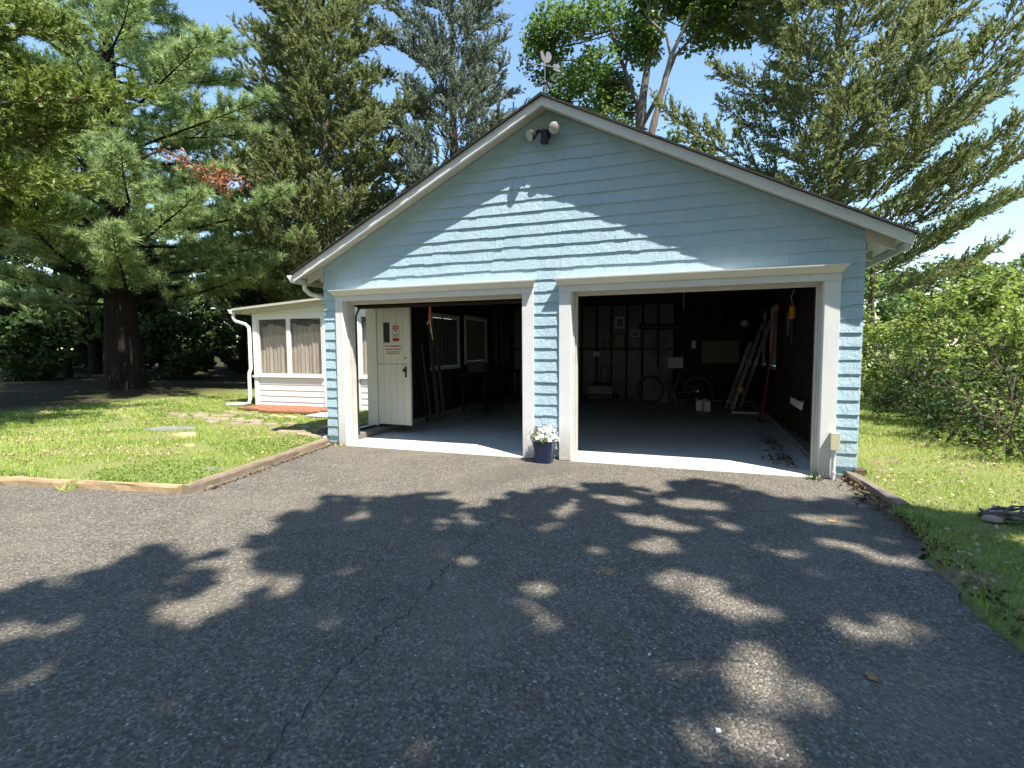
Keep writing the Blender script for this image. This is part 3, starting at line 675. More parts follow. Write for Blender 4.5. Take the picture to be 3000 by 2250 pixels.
# long dark board on the wall
t = thing('wall_rack', 'long dark rounded rack board high on the back wall', 'rack', (4.45, yb-.16, 1.93))
MB().tube([(-.66, 0, .05), (-.5, 0, .02), (.3, 0, .0), (.72, 0, .02)], [.05, .075, .07, .02], 10).build('board', M['iron'], t, True)
for x in (-.16, .25): MB().box(x-.02, x+.02, .02, .0695, -.02, .04).build('bracket', M['iron'], t)
# feather/leaf wall decoration
t = thing('leaf_decoration', 'dried fan of dark long leaves on the pale back wall', 'decoration', (4.31, yb-.06, 1.05))
for i, a in enumerate((-62, -48, -34, -18, 18, 34, 48, 62)):
    for q, zb_ in enumerate((.08, .36)):
        r_ = math.radians(a); d = Vector((math.sin(r_), 0, math.cos(r_))); n_ = Vector((d.z, 0, -d.x)); b = Vector((0, 0, zb_)); L = .34 if abs(a) > 20 else .3
        mb = MB(); P = [b, b+d*L*.4+n_*.035, b+d*L, b+d*L*.4-n_*.035]; mb.add([tuple(p+Vector((0, -.006*(i % 3), 0))) for p in P]+[tuple(p+Vector((0, .004, 0))) for p in P], [(0, 1, 2, 3), (7, 6, 5, 4), (0, 4, 5, 1), (1, 5, 6, 2), (2, 6, 7, 3), (3, 7, 4, 0)]); mb.build('leaf', M['black'], t)
MB().tube([(0, 0, -.04), (0, .0, .62)], [.014, .006], 6).build('stem', M['darkwood'], t); MB().box(-.03, .03, -.01, .059, .0, .05).build('bracket', M['iron'], t)
# round hat/wreath on right back wall
t = thing('straw_wreath', 'round woven wreath hanging on the dark back wall', 'wreath', (6.38, yb-.0905, 2.0))
MB().ring((0, -.03, 0), .13, .028, (0, 1, 0), 24, 8).build('ring', M['darkwood'], t, True); MB().tube([(0, -.03, .15), (0, -.001, .2)], .004, 5).build('hook', M['iron'], t); MB().lathe([(.09, 0), (.07, .03), (.001, .04)], (0, 0, 0), 16).build('crown', M['jug'], t, True).matrix_local = Matrix.Translation((0, -.03, 0)) @ Matrix.Rotation(math.pi/2, 4, 'X')
# ceiling lamp
t = thing('ceiling_lamp', 'white ceiling lamp with pull cord under the garage joists', 'lamp', (5.05, 2.72, 2.578))
MB().lathe([(.05, 0), (.05, -.06), (.14, -.1), (.14, -.17), (.11, -.2)][::-1], n=20).build('shade', M['jug'], t, True)
MB().lathe([(.02, -.21), (.10, -.205), (.105, -.195)], n=20).build('rim', M['rope'], t, True); MB().tube([(0, 0, -.2), (0, 0, -.52)], .004, 6).build('pull_cord', M['jug'], t)
# bicycle (local x along the bike, handlebar to -x)
t = thing('bicycle', 'pale step-through bicycle with white fenders against the back wall', 'bicycle', (4.78, 6.75, 0), math.radians(2))
bm_ = M['dimlight']
def wheel(x, turn):
    wv = bpy.data.objects.new('wheel', None); C.objects.link(wv); wv.parent = t; wv.location = (x, 0, .355); wv.rotation_euler = (0, 0, turn)
    MB().ring((0, 0, 0), .335, .019, (0, 1, 0), 36, 6).build('tyre', M['black'], wv, True); MB().ring((0, 0, 0), .312, .009, (0, 1, 0), 36, 6).build('rim', M['iron'], wv, True)
    MB().tube([(0, -.045, 0), (0, .045, 0)], .022, 10).build('hub', M['alu'], wv, True)
    sp = MB()
    for i in range(16):
        a = i*math.pi/8; sp.tube([(0, .02*(-1)**i, 0), (.305*math.cos(a), 0, .305*math.sin(a))], .0016, 4, False)
    sp.build('spokes', M['alu'], wv)
    fm = MB(); vs = []; n = 18
    for i in range(n+1):
        a = math.radians(-20+220*i/n) if x > 0 else math.radians(15+150*i/n)
        for dy in (-.03, .03): vs.append((.375*math.cos(a), dy, .375*math.sin(a)))
    fm.add(vs, [(2*i, 2*i+1, 2*i+3, 2*i+2) for i in range(n)]); fm.build('fender', M['dim'], wv, True)
wheel(-.58, math.radians(28)); wheel(.52, 0)
def tb(pts, r, nm, mt=None): MB().tube(pts, r, 8).build(nm, mt or bm_, t, True)
tb([(-.41, 0, .80), (-.36, 0, .62)], .019, 'head_tube'); tb([(-.37, 0, .66), (-.2, 0, .42), (-.05, 0, .29)], .016, 'down_tube'); tb([(-.38, 0, .72), (-.15, 0, .5), (.04, 0, .43)], .014, 'top_tube')
tb([(-.04, 0, .28), (.10, 0, .76)], .016, 'seat_tube'); tb([(-.04, .04, .28), (.52, .045, .355)], .011, 'chain_stay'); tb([(.08, .03, .66), (.52, .045, .355)], .010, 'seat_stay')
for s in (-.05, .05): tb([(-.37, s*.6, .6), (-.46, s, .5), (-.58, s, .355)], .011, 'fork_blade')
tb([(-.42, 0, .8), (-.45, 0, .93)], .013, 'stem', M['alu']); tb([(-.3, -.28, .97), (-.42, -.2, .99), (-.45, 0, .94), (-.42, .2, .99), (-.3, .28, .97)], .011, 'handlebar', M['alu'])
MB().lathe([(.03, 0), (.10, .02), (.11, .045), (.02, .06)], (.14, 0, .77), 14, 1.2, .8).build('saddle', M['black'], t, True)
MB().tube([(-.06, -.06, .26), (-.06, -.02, .26)], .09, 18).build('chainring', M['iron'], t, True); tb([(-.06, -.07, .26), (.02, -.07, .12)], .01, 'crank', M['alu']); MB().box(-.02, .06, -.15, -.075, .105, .13).build('pedal', M['black'], t)
tb([(-.02, -.03, .28), (.05, -.13, .005)], .009, 'kickstand', M['alu'])
# bag hung on the handlebar side
t = thing('shopping_bag', 'grey printed paper bag standing on the floor behind the bicycle', 'bag', (4.42, 7.25, 0))
mb = MB(); mb.add([(-.17, -.06, 0), (.17, -.06, 0), (.17, .06, 0), (-.17, .06, 0), (-.18, -.05, .8), (.18, -.05, .82), (.18, .05, .82), (-.18, .05, .8)], [(3, 2, 1, 0), (0, 1, 5, 4), (1, 2, 6, 5), (2, 3, 7, 6), (3, 0, 4, 7)]); mb.build('sack', M['panel'], t)
for y in (-.05, .05): MB().tube([(-.08, y, .79), (-.06, y, .9), (.06, y, .9), (.08, y, .79)], .006, 5).build('handle', M['panel'], t)
# lawn mower
t = thing('lawn_mower', 'dark push lawn mower with upright handle by the back wall', 'mower', (2.96, 6.95, 0), math.radians(0))
MB().box(-.34, .34, -.3, .28, .1, .24).build('deck', M['iron'], t, bevel=.03); MB().box(-.33, .33, -.325, -.301, .24, .44).build('front_panel', M['panel'], t, bevel=.01); MB().box(-.24, .24, -.3, .2, .241, .5).build('engine', M['black'], t, bevel=.05)
for x in (-.38, .38):
    for y in (-.24, .24):
        wv = MB().tube([(x-.025, y, .1), (x+.025, y, .1)], .1, 18).build('wheel', M['black'], t, True)
for x in (-.1, .1): MB().tube([(x, .25, .2), (x, .38, .8), (x*.35, .42, .98)], .013, 8).build('handle_tube', M['iron'], t, True)
MB().tube([(-.22, .42, 1.06), (-.05, .425, 1.05), (0, .42, .97), (.05, .425, 1.05), (.22, .42, 1.06)], .012, 8).build('handle_bar', M['alu'], t, True)
# ladders leaning on the right wall, between y 5.4 and 6.4
def ladder(label, b, top, wd, n, mt, nm='ladder'):
    b = Vector(b); top = Vector(top); t = thing(nm, label, 'ladder', b); d = top-b; side = Vector((0, 1, 0)).cross(d).cross(d).normalized()*wd/2
    side = Vector((-.25, .97, 0)).normalized()*wd/2
    for s in (-1, 1):
        dn = d.normalized(); nrm = dn.cross(side.normalized())
        mb = MB(); P = []
        for e in (Vector((0, 0, 0)), d):
            for (a, c) in ((-1, -1), (1, -1), (1, 1), (-1, 1)): P.append(tuple(e+side*s+side.normalized()*a*.014+nrm*c*.036))
        mb.add(P, [(3, 2, 1, 0), (4, 5, 6, 7), (0, 1, 5, 4), (1, 2, 6, 5), (2, 3, 7, 6), (3, 0, 4, 7)]); mb.build('rail', mt, t)
    for i in range(n):
        q = d*(i+.6)/n; MB().tube([tuple(q-side), tuple(q+side)], .015, 8).build('rung', mt, t, True)
    for s in (-1, 1): MB().box(*[v for a in zip(side*s-Vector((.03, .03, .0)), side*s+Vector((.03, .03, .05))) for v in a]).build('foot', M['black'], t)
    return t
ladder('aluminium extension ladder leaning on the right wall nearest its white curtain', (6.12, 6.2, .012), (6.71, 6.33, 1.98), .40, 7, M['alu'])
ladder('narrow aluminium step ladder leaning in front of the taller ladder', (5.93, 5.85, .012), (6.42, 6.0, 1.52), .32, 5, M['alu'])
t = thing('grass_trimmer', 'yellow headed grass trimmer propped against the ladders', 'trimmer', (6.02, 5.6, 0))
MB().tube([(0, 0, .03), (.18, .1, .62), (.36, .2, 1.2)], .014, 8).build('shaft', M['alu'], t, True); MB().box(.10, .2, .02, .12, .42, .58).build('motor', M['yellow'], t, bevel=.03); MB().lathe([(.07, .0), (.08, .02), (.05, .05)], (0, 0, 0), 14).build('head', M['black'], t, True)
for i, (x, y, lab) in enumerate(((5.5, 5.7, 'white plastic jug nearest the ladder feet on the floor'), (5.34, 5.75, 'white plastic jug second from the ladder feet'))):
    t = thing('plastic_jug', lab, 'jug', (x, y, 0))
    MB().box(-.075, .075, -.055, .055, 0, .24).build('body', M['jug'], t, bevel=.025); MB().tube([(0, 0, .24), (0, 0, .285)], .022, 10).build('cap', M['black'], t, True); MB().tube([(-.06, 0, .2), (-.085, 0, .26), (-.02, 0, .27)], .011, 7).build('handle', M['jug'], t, True)
t = thing('white_plank', 'short white plank lying on the floor beyond the ladder feet', 'plank', (6.25, 5.5, 0)); MB().box(-.26, .26, -.05, .05, .0, .045).build('board', M['white_old'], t, bevel=.004); MB().box(.21, .26, .051, .12, 0, .04).build('end_block', M['white_old'], t)
# tools on the right wall
xr = W-.211
t = thing('rake', 'long pink handled rake leaning against the right wall', 'rake', (6.45, 4.35, 0)); MB().tube([(0, 0, .02), (.21, -.2, 2.2)], .014, 8).build('handle', M['pink'], t, True)
MB().box(-.03, .02, -.2, .2, .0, .03).build('head', M['iron'], t)
for i in range(9): MB().tube([(-.03, -.18+i*.045, .012), (-.075, -.18+i*.045, .008)], .005, 5).build('tine', M['iron'], t)
t = thing('wall_trimmer', 'yellow and black hedge tool hanging on the right wall', 'garden tool', (6.68, 2.75, 1.45))
MB().tube([(0, 0, .0), (0, 0, .42)], .02, 8).build('shaft', M['iron'], t, True); MB().box(-.05, .035, -.06, .06, .40, .62).build('motor_housing', M['yellow'], t, bevel=.03); MB().tube([(0, .02, .62), (-.02, .05, .75), (.02, .03, .86)], .007, 6).build('cord', M['jug'], t, True); MB().box(.0, .131, -.03, .03, .55, .59).build('hanger', M['iron'], t)
t = thing('wall_notice', 'narrow pale notice board on the right wall', 'notice', (6.705, 3.33, 1.6)); MB().box(-.01, .004, -.11, .11, 0, .38).build('board', M['panel'], t)
t = thing('wall_bracket_board', 'short white board fixed low behind the right door jamb', 'board', (6.62, 1.85, .62)); MB().box(-.012, .012, -.45, .4, -.05, .05).build('board', M['white_old'], t); MB().box(.0125, .18, -.02, .02, -.03, .03).build('bracket', M['white_old'], t)
t = thing('shovel', 'dark shovel leaning against the right wall near the window', 'shovel', (6.5, 4.85, 0)); MB().tube([(0, 0, .25), (.17, .05, 1.4)], .016, 8).build('shaft', M['darkwood'], t, True)
mb = MB(); mb.prism([(-.11, .3), (.11, .3), (.11, .08), (0, 0), (-.11, .08)], -.006, .006, 'x'); mb.build('blade', M['iron'], t)
# workbench and boxes in the left bay
t = thing('workbench', 'dark wooden workbench under the left wall windows', 'workbench', (.6, 5.3, 0))
MB().box(-.36, .3, -1.2, 1.2, .80, .85).build('top', M['darkwood'], t, bevel=.004)
for x in (-.3, .24):
    for y in (-1.12, 1.12): MB().box(x-.04, x+.04, y-.04, y+.04, 0, .7995).build('leg', M['darkwood'], t)
MB().box(-.33, .27, -1.1, 1.1, .2, .23).build('lower_shelf', M['darkwood'], t)
for i, (x, y, z, a, b, c, m_, l) in enumerate(((.5, 4.6, .851, .2, .16, .22, 'dim', 'grey box on the near end of the workbench'), (.55, 5.6, .851, .16, .22, .16, 'darkwood', 'low dark crate on the far half of the workbench'), (1.3, 7.5, .0, .3, .24, .42, 'dim', 'grey carton on the floor in the far left corner'), (1.95, 7.55, .0, .24, .24, .55, 'darkwood', 'tall dark chest on the floor beside the mower'), (5.35, 7.45, .0, .3, .25, .5, 'darkwood', 'dark trunk on the floor below the landscape painting'))):
    o = MB().box(-a, a, -b, b, 0, c).build('storage_box' if i != 4 else 'trunk', M[m_], bevel=.01); o.location = (x, y, z); setp(o, l, 'box')
# long pipes and mouldings by left wall
for i, (y, dx, z, mt, lab) in enumerate(((2.3, .05, 1.35, M['iron'], 'slim metal rod leaning by the left wall beside pale strips'), (2.45, .03, 1.5, M['dim'], 'pale wooden strip leaning on the left wall'), (2.75, .02, 2.0, M['dim'], 'wide pale moulding leaning on the left wall before the window'), (3.0, .02, 1.95, M['dim'], 'white board leaning on the left wall under the window frame'))):
    t = thing('leaning_strip', lab, 'strip', (.42, y, 0)); wd = (.012, .02, .06, .05)[i]; x1 = .155+.06-.42
    mb = MB(); mb.add([(0, -wd, 0), (.02, -wd, 0), (.02, wd, 0), (0, wd, 0), (x1, -wd+dx, z), (x1+.02, -wd+dx, z), (x1+.02, wd+dx, z), (x1, wd+dx, z)], [(3, 2, 1, 0), (4, 5, 6, 7), (0, 1, 5, 4), (1, 2, 6, 5), (2, 3, 7, 6), (3, 0, 4, 7)]); mb.build('strip', mt, t)

# ------------------------------------------------------------------ lean-to porch left of the garage
PX0, PX1, PY = -4.95, -.72, 3.43; ZP = .0
PR = thing('screened_porch', 'white screened lean-to porch with vinyl siding beside the blue garage', 'porch', (PX0, PY, 0)); PO = (PX0, PY, 0)
def pb(nm, mt, *b, bevel=0, parent=None): return MB(PO).box(*b).build(nm, mt, parent or PR, bevel=bevel)
XD0, XD1 = -2.78, -1.98          # screen door
pb('foundation', M['stone_curb'], PX0+.02, PX1, PY+.03, PY+3.6, -.15, .02)
def clap(x0, x1, zlist):
    for a, b in zip(zlist[:-1], zlist[1:]): MB(PO).prism([(PY+.02, a), (PY-.014, a), (PY+.0, b+.012), (PY+.02, b+.012)], x0, x1, 'x').build('clapboard', M['vinyl'], PR)
zl = [.03+.138*i for i in range(6)]
clap(PX0+.13, XD0-.1, zl); clap(XD1+.1, PX1, zl)
for a, b in ((PX0, PX0+.125), (XD0-.095, XD0-.01), (XD1+.01, XD1+.095)): pb('post', M['vinyl'], a, b, PY-.03, PY+.06, -.04, 2.28, bevel=.004)
pb('sill', M['vinyl'], PX0-.03, XD0-.1, PY-.06, PY+.05, .745, .79, bevel=.004); pb('sill', M['vinyl'], XD1+.1, PX1, PY-.06, PY+.05, .745, .79, bevel=.004)
pb('head_beam', M['vinyl'], PX0+.126, PX1, PY-.025, PY+.055, 2.19, 2.28, bevel=.003)
def pwin(x0, x1):
    z0, z1 = .791, 2.189; wv = MB(PO); b = .055
    wv.box(x0, x0+b, PY-.015, PY+.03, z0, z1); wv.box(x1-b, x1, PY-.015, PY+.03, z0, z1); wv.box(x0+b, x1-b, PY-.015, PY+.03, z1-.05, z1); wv.box(x0+b, x1-b, PY-.015, PY+.03, z0, z0+.05)
    o = wv.build('window_frame', M['vinyl'], PR); MB(PO).box(x0+b, x1-b, PY+.012, PY+.014, z0+.05, z1-.05).build('insect_screen', M['screen'], o)
    vs = []; n = 60
    for i in range(n+1):
        u = i/n; x = x0-.02+(x1-x0+.04)*u; y = PY+.10+.009*math.sin(u*(x1-x0)*58)+.01*math.sin(u*17)
        zt_ = 1.99+.03*math.sin(u*9+x0*3)+.02*math.sin(u*23); vs += [(x, y, z0-.05), (x, y, zt_)]
    mb = MB(PO); mb.add(vs, [(2*i, 2*i+2, 2*i+3, 2*i+1) for i in range(n)]); mb.build('curtain', M['curtain'], o, True)
pwin(PX0+.125, -3.88); pwin(-3.878, XD0-.096); pwin(XD1+.096, PX1)
# screen door
o = MB(PO); o.box(XD0, XD0+.09, PY-.02, PY+.02, -.02, 2.18); o.box(XD1-.09, XD1, PY-.02, PY+.02, -.02, 2.18); o.box(XD0+.09, XD1-.09, PY-.02, PY+.02, 2.08, 2.18); o.box(XD0+.09, XD1-.09, PY-.02, PY+.02, -.02, .75)
dr = o.build('screen_door', M['vinyl'], PR); MB(PO).box(XD0+.09, XD1-.09, PY-.002, PY+.002, .75, 2.08).build('insect_screen', M['screen'], dr); MB(PO).box(XD0+.02, XD0+.06, PY-.06, PY-.021, .98, 1.2).build('handle', M['black'], dr, bevel=.008)
pb('inner_wall', M['cream'], PX0+.05, PX1, PY+3.5, PY+3.6, .02, 2.2); pb('floor', M['darkwood'], PX0+.05, PX1, PY+.1, PY+3.5, -.05, .02)
MB(PO).box(PX0, PX0+.08, PY+.062, PY+3.6, .03, 2.2).build('end_wall', M['vinyl'], PR); MB(PO).box(PX1-.06, PX1, PY+.1, PY+3.5, .03, 2.2).build('end_wall', M['vinyl'], PR)
rz_ = lambda x: 2.415+(x+5.42)*.064
RX0, RX1 = -5.40, -.62
MB(PO).prism([(RX0, rz_(RX0)), (RX1, rz_(RX1)), (RX1, rz_(RX1)-.05), (RX0, rz_(RX0)-.05)], PY-.2, PY+3.75).build('roof', M['white_old'], PR)
MB(PO).prism([(RX0+.01, rz_(RX0)+.0005), (RX1, rz_(RX1)+.0005), (RX1, rz_(RX1)+.016), (RX0+.01, rz_(RX0)+.016)], PY-.19, PY+3.74).build('roofing', M['roof'], PR)
MB(PO).prism([(RX0+.28, rz_(RX0+.28)-.051), (RX1, rz_(RX1)-.051), (RX1, rz_(RX1)-.16), (RX0+.28, rz_(RX0+.28)-.15)], PY-.15, PY-.11).build('rake_board', M['boxgrey'], PR)
MB(PO).prism([(PX0, 2.281), (PX1, 2.281), (PX1, rz_(PX1)-.052), (PX0, rz_(PX0)-.052)], PY-.02, PY+.05).build('gable_panel', M['vinyl'], PR)
gz2 = rz_(RX0)-.02
MB(PO).prism([(RX0-.002, gz2), (RX0-.002, gz2-.1), (RX0-.07, gz2-.1), (RX0-.09, gz2-.05), (RX0-.13, gz2-.01), (RX0-.13, gz2), (RX0-.12, gz2), (RX0-.08, gz2-.05), (RX0-.062, gz2-.09), (RX0-.01, gz2-.09), (RX0-.01, gz2)], PY-.2, PY+3.7).build('gutter', M['vinyl'], PR)
MB(PO).prism([(RX0-.002, gz2), (RX0-.002, gz2-.1), (RX0-.07, gz2-.1), (RX0-.09, gz2-.05), (RX0-.13, gz2-.01), (RX0-.13, gz2)], PY-.208, PY-.199).build('gutter_end_cap', M['vinyl'], PR)
MB(PO).tube([(RX0-.04, PY-.12, gz2-.09), (RX0-.04, PY-.12, gz2-.2), (RX0+.02, PY-.115, gz2-.28), (PX0-.14, PY-.085, gz2-.36), (PX0-.06, PY-.075, gz2-.44), (PX0-.05, PY-.075, gz2-.6), (PX0-.05, PY-.075, .95), (PX0-.075, PY-.1, .85), (PX0-.08, PY-.105, .75), (PX0-.08, PY-.105, .22), (PX0-.1, PY-.12, .12), (PX0-.2, PY-.15, .085), (PX0-.62, PY-.3, .075)], .043, 12).build('downspout', M['vinyl'], PR, True)

# ------------------------------------------------------------------ things on the lawn
def hz(x, y): return float(hgt(x, y))
# brick landing
BL = thing('brick_landing', 'orange brick landing in front of the white porch', 'brick landing', (-3.6, 2.7, .03))
bmesh_cache = []
for q in range(4):
    mb = MB(); mb.box(-.1, .1, -.048, .048, 0, .055); o = mb.build('brick', M['brick'], BL, bevel=.006); bmesh_cache.append(o.data); bpy.data.objects.remove(o)
for r in range(9):
    for c in range(11):
        x = -4.62+.207*c+(.1 if r % 2 else 0); y = 3.3-.101*r
        if x > -2.32+.0*r or x < -4.65: continue
        if r > 6 and x < -3.95+.0*r: continue
        o = bpy.data.objects.new('brick', bmesh_cache[(r*3+c*5) % 4]); C.objects.link(o); o.parent = BL
        o.location = (x+3.6+random.gauss(0, .004), y-2.7+random.gauss(0, .004), random.gauss(0, .004)+.005); o.rotation_euler = (random.gauss(0, .012), random.gauss(0, .012), random.gauss(0, .02))
        b = o.modifiers.new('bevel', 'BEVEL'); b.width = .006; b.segments = 1
def slab(name, label, cat, pts, z, th, mt, group=None):
    cx = sum(p[0] for p in pts)/len(pts); cy = sum(p[1] for p in pts)/len(pts)
    mb = MB((cx, cy, z)); n = len(pts)
    top = [(cx+(x-cx)*.95, cy+(y-cy)*.95, z+th+random.gauss(0, .004)) for x, y in pts]; mid = [(x, y, z+th*.6) for x, y in pts]; bot = [(x, y, z) for x, y in pts]
    mb.add(top+mid+bot, [tuple(range(n))]+[((i+1) % n, i, i+n, (i+1) % n+n) for i in range(n)]+[((i+1) % n+n, i+n, i+2*n, (i+1) % n+2*n) for i in range(n)])
    o = mb.build(name, mt); o.location = (cx, cy, z)
    bm = bmesh.new(); bm.from_mesh(o.data); bmesh.ops.recalc_face_normals(bm, faces=bm.faces); bm.to_mesh(o.data); bm.free()
    return setp(o, label, cat, group)
def blob(cx, cy, rx, ry, n, jit=.18, rot=0):
    P = []
    for i in range(n):
        a = 2*math.pi*i/n; r = 1+random.uniform(-jit, jit); x, y = rx*r*math.cos(a), ry*r*math.sin(a)
        P.append((cx+x*math.cos(rot)-y*math.sin(rot), cy+x*math.sin(rot)+y*math.cos(rot)))
    return P
for i, (x, l) in enumerate(((-2.86, 'buff brick lying flat before the orange landing, nearer the downspout'), (-2.5, 'buff brick lying flat before the orange landing, nearer the lilac mat'))):
    t = slab('loose_brick', l, 'brick', [(x-.16, 1.86), (x+.15, 1.78), (x+.17, 1.90), (x-.14, 1.98)], hz(x, 1.9)-.01, .06, M['ystone'])
slab('door_mat', 'lilac and white mat at the screen door', 'mat', [(-2.3, 2.12), (-1.62, 2.12), (-1.62, 2.6), (-2.3, 2.6)], .045, .02, M['mat'])
random.seed(21); fl = []
for i in range(46):
    u = i/45; px = -5.3+5.0*u; py = 1.7-1.15*u+random.uniform(-.38, .38)*(1 if u > .15 else .5)
    if any((px-a)**2+(py-b)**2 < .085 for a, b in fl): continue
    fl.append((px, py)); rx = random.uniform(.13, .26); ry = random.uniform(.09, .16)
    slab('flagstone', 'pale worn flagstone set in the grass path to the porch', 'flagstone', blob(px, py, rx, ry, 8, .2, random.uniform(-.5, .3)), hz(px, py)-.02, .042, M['flag'], 'flagstones in the path to the porch')
for i in range(7):
    px = -5.2+.34*i+random.uniform(-.05, .05); py = 2.45-.1*i+random.uniform(-.08, .08)
    slab('flagstone', 'pale worn flagstone set in the grass path to the porch', 'flagstone', blob(px, py, .16, .08, 8, .2, -.1), hz(px, py)-.02, .042, M['flag'], 'flagstones in the path to the porch')
slab('grey_slab', 'flat grey stone slab sunk in the left lawn', 'stone slab', blob(-3.36, .0, .42, .2, 11, .1, .5), hz(-3.3, 0)-.01, .05, M['slate'])
slab('buff_stone', 'rounded buff stone in the grass beside the grey slab', 'stone', blob(-2.42, -.48, .17, .11, 9, .12, .4), hz(-2.4, -.5)-.01, .07, M['ystone'])
slab('small_stone', 'small pale stone in the grass before the buff stone', 'stone', blob(-1.63, -1.04, .08, .05, 7, .15, .2), hz(-1.63, -1.04)-.01, .04, M['ystone'])
slab('grey_rubble', 'patch of grey rubble beside the long timber edging', 'stone', blob(-.12, -1.98, .12, .07, 8, .25, .6), hz(-.1, -2)-.01, .035, M['slate'])
def timber(label, a, b, wd, z0, z1, mt, seed):
    rr = random.Random(seed); a = Vector((a[0], a[1], 0)); b = Vector((b[0], b[1], 0)); d = (b-a); L = d.length; n = max(3, int(L/.18)); o0 = a
    nx = Vector((-d.y, d.x, 0)).normalized(); mb = MB((a.x, a.y, 0)); vs = []; fs = []
    sec = [(-.5, 0), (.5, 0), (.5, .78), (.4, 1), (-.4, 1), (-.5, .78)]; m_ = len(sec)
    for i in range(n+1):
        p = a+d*i/n
        for (u, v) in sec:
            q = p+nx*(u*wd+rr.gauss(0, .004)); vs.append((q.x, q.y, z0+(z1-z0)*v+(rr.gauss(0, .004) if v > .5 else 0)))
    for i in range(n):
        for j in range(m_): fs.append((i*m_+j, i*m_+(j+1) % m_, (i+1)*m_+(j+1) % m_, (i+1)*m_+j))
    fs += [tuple(range(m_-1, -1, -1)), tuple(range(n*m_, n*m_+m_))]
    mb.add(vs, fs); o = mb.build('landscape_timber', mt); o.location = (a.x, a.y, 0); return setp(o, label, 'timber', 'timbers edging the driveway')
timber('long brown timber edging the lawn up to the garage corner', (.42, -2.72), (-.06, .05), .085, -.05, .066, M['timber'], 1)
timber('tan timber butting the long brown one at the driveway corner', (.33, -2.70), (-.86, -2.90), .09, -.05, .056, M['timber_tan'], 2)
timber('tan timber continuing the lawn edge beyond a tuft of grass', (-.95, -2.92), (-3.2, -3.27), .09, -.05, .056, M['timber_tan'], 3)
timber('tan timber at the far end of the lawn edge', (-3.25, -3.28), (-5.5, -3.64), .09, -.05, .056, M['timber_tan'], 4)
timber('grey split timber beside the conduit on the right lawn edge', (6.87, .03), (6.99, -1.22), .12, -.06, .07, M['timber_grey'], 5)
MB().box(W-.02, W+.1, -.03, .12, -.06, .09).build('brown_block', M['bark_cedar'], G)
t = thing('stone_step', 'brown stone step outside the plank side door', 'step', (-.3, .8, 0)); MB().box(-.26, .24, -.4, .4, -.02, .11).build('tread', M['bark_cedar'], t, bevel=.02)
# flower pot
t = thing('flower_pot', 'tapered navy glazed pot of white flowers between the garage doors', 'flower pot', (3.475, -.2, -.019))
prof = [(.055, 0), (.105, 0), (.142, .27), (.14, .285)]
mb = MB(); vs = []; n = 32
def sq(a, r):    # rounded square
    c, s = math.cos(a), math.sin(a); k = 1/(abs(c)**5+abs(s)**5)**(1/5); return (r*c*k, r*s*k)
rings = [(.04, 0), (.10, 0), (.118, .12), (.138, .268), (.142, .28), (.132, .28), (.125, .25)]
for (r, z) in rings:
    for j in range(n):
        x, y = sq(2*math.pi*j/n+.3, r); vs.append((x, y, z))
mb.add(vs, [tuple(range(n-1, -1, -1))]+[(i*n+j, i*n+(j+1) % n, (i+1)*n+(j+1) % n, (i+1)*n+j) for i in range(len(rings)-1) for j in range(n)]); mb.build('pot', M['pot'], t, True)
mb = MB(); mb.add([(*sq(2*math.pi*j/n+.3, .126), .252) for j in range(n)], [tuple(range(n))]); mb.build('soil', M['soil'], t)
def flower_cloud(cnt, c, rad, size, seed):
    r = np.random.default_rng(seed); d = r.normal(size=(cnt, 3)); d[:, 2] = np.abs(d[:, 2])*.8+.05; d[:, 1] -= .25; d /= np.linalg.norm(d, axis=1)[:, None]
    P = np.array(c)+d*np.array(rad)*r.uniform(.75, 1.05, (cnt, 1)); V = []; F = []
    for i in range(cnt):
        nrm = d[i]+r.normal(0, .35, 3); nrm /= np.linalg.norm(nrm); a = np.cross(nrm, [.3, .2, 1]); a /= np.linalg.norm(a); b = np.cross(nrm, a); s = size*r.uniform(.7, 1.25)
        for q in range(5):
            t0 = 2*math.pi*q/5+r.uniform(0, .3); e = lambda an, rr, h: P[i]+(a*math.cos(an)+b*math.sin(an))*s*rr+nrm*h*s
            k = len(V); V += [e(t0, .05, 0), e(t0-.5, .8, .25), e(t0, 1.0, .12), e(t0+.5, .8, .25)]; F += [(k, k+1, k+2), (k, k+2, k+3)]
    return np.array(V), np.array(F)
V, F = flower_cloud(130, (0, 0, .29), (.2, .16, .19), .027, 3); o = nmesh('white_blossoms', V, F, M['petal_white'], t); o['kind'] = 'stuff'
V, F = flower_cloud(16, (.0, .03, .36), (.15, .09, .18), .022, 4); o = nmesh('blue_blossoms', V, F, M['petal_blue'], t); o['kind'] = 'stuff'
foliage_pot = t

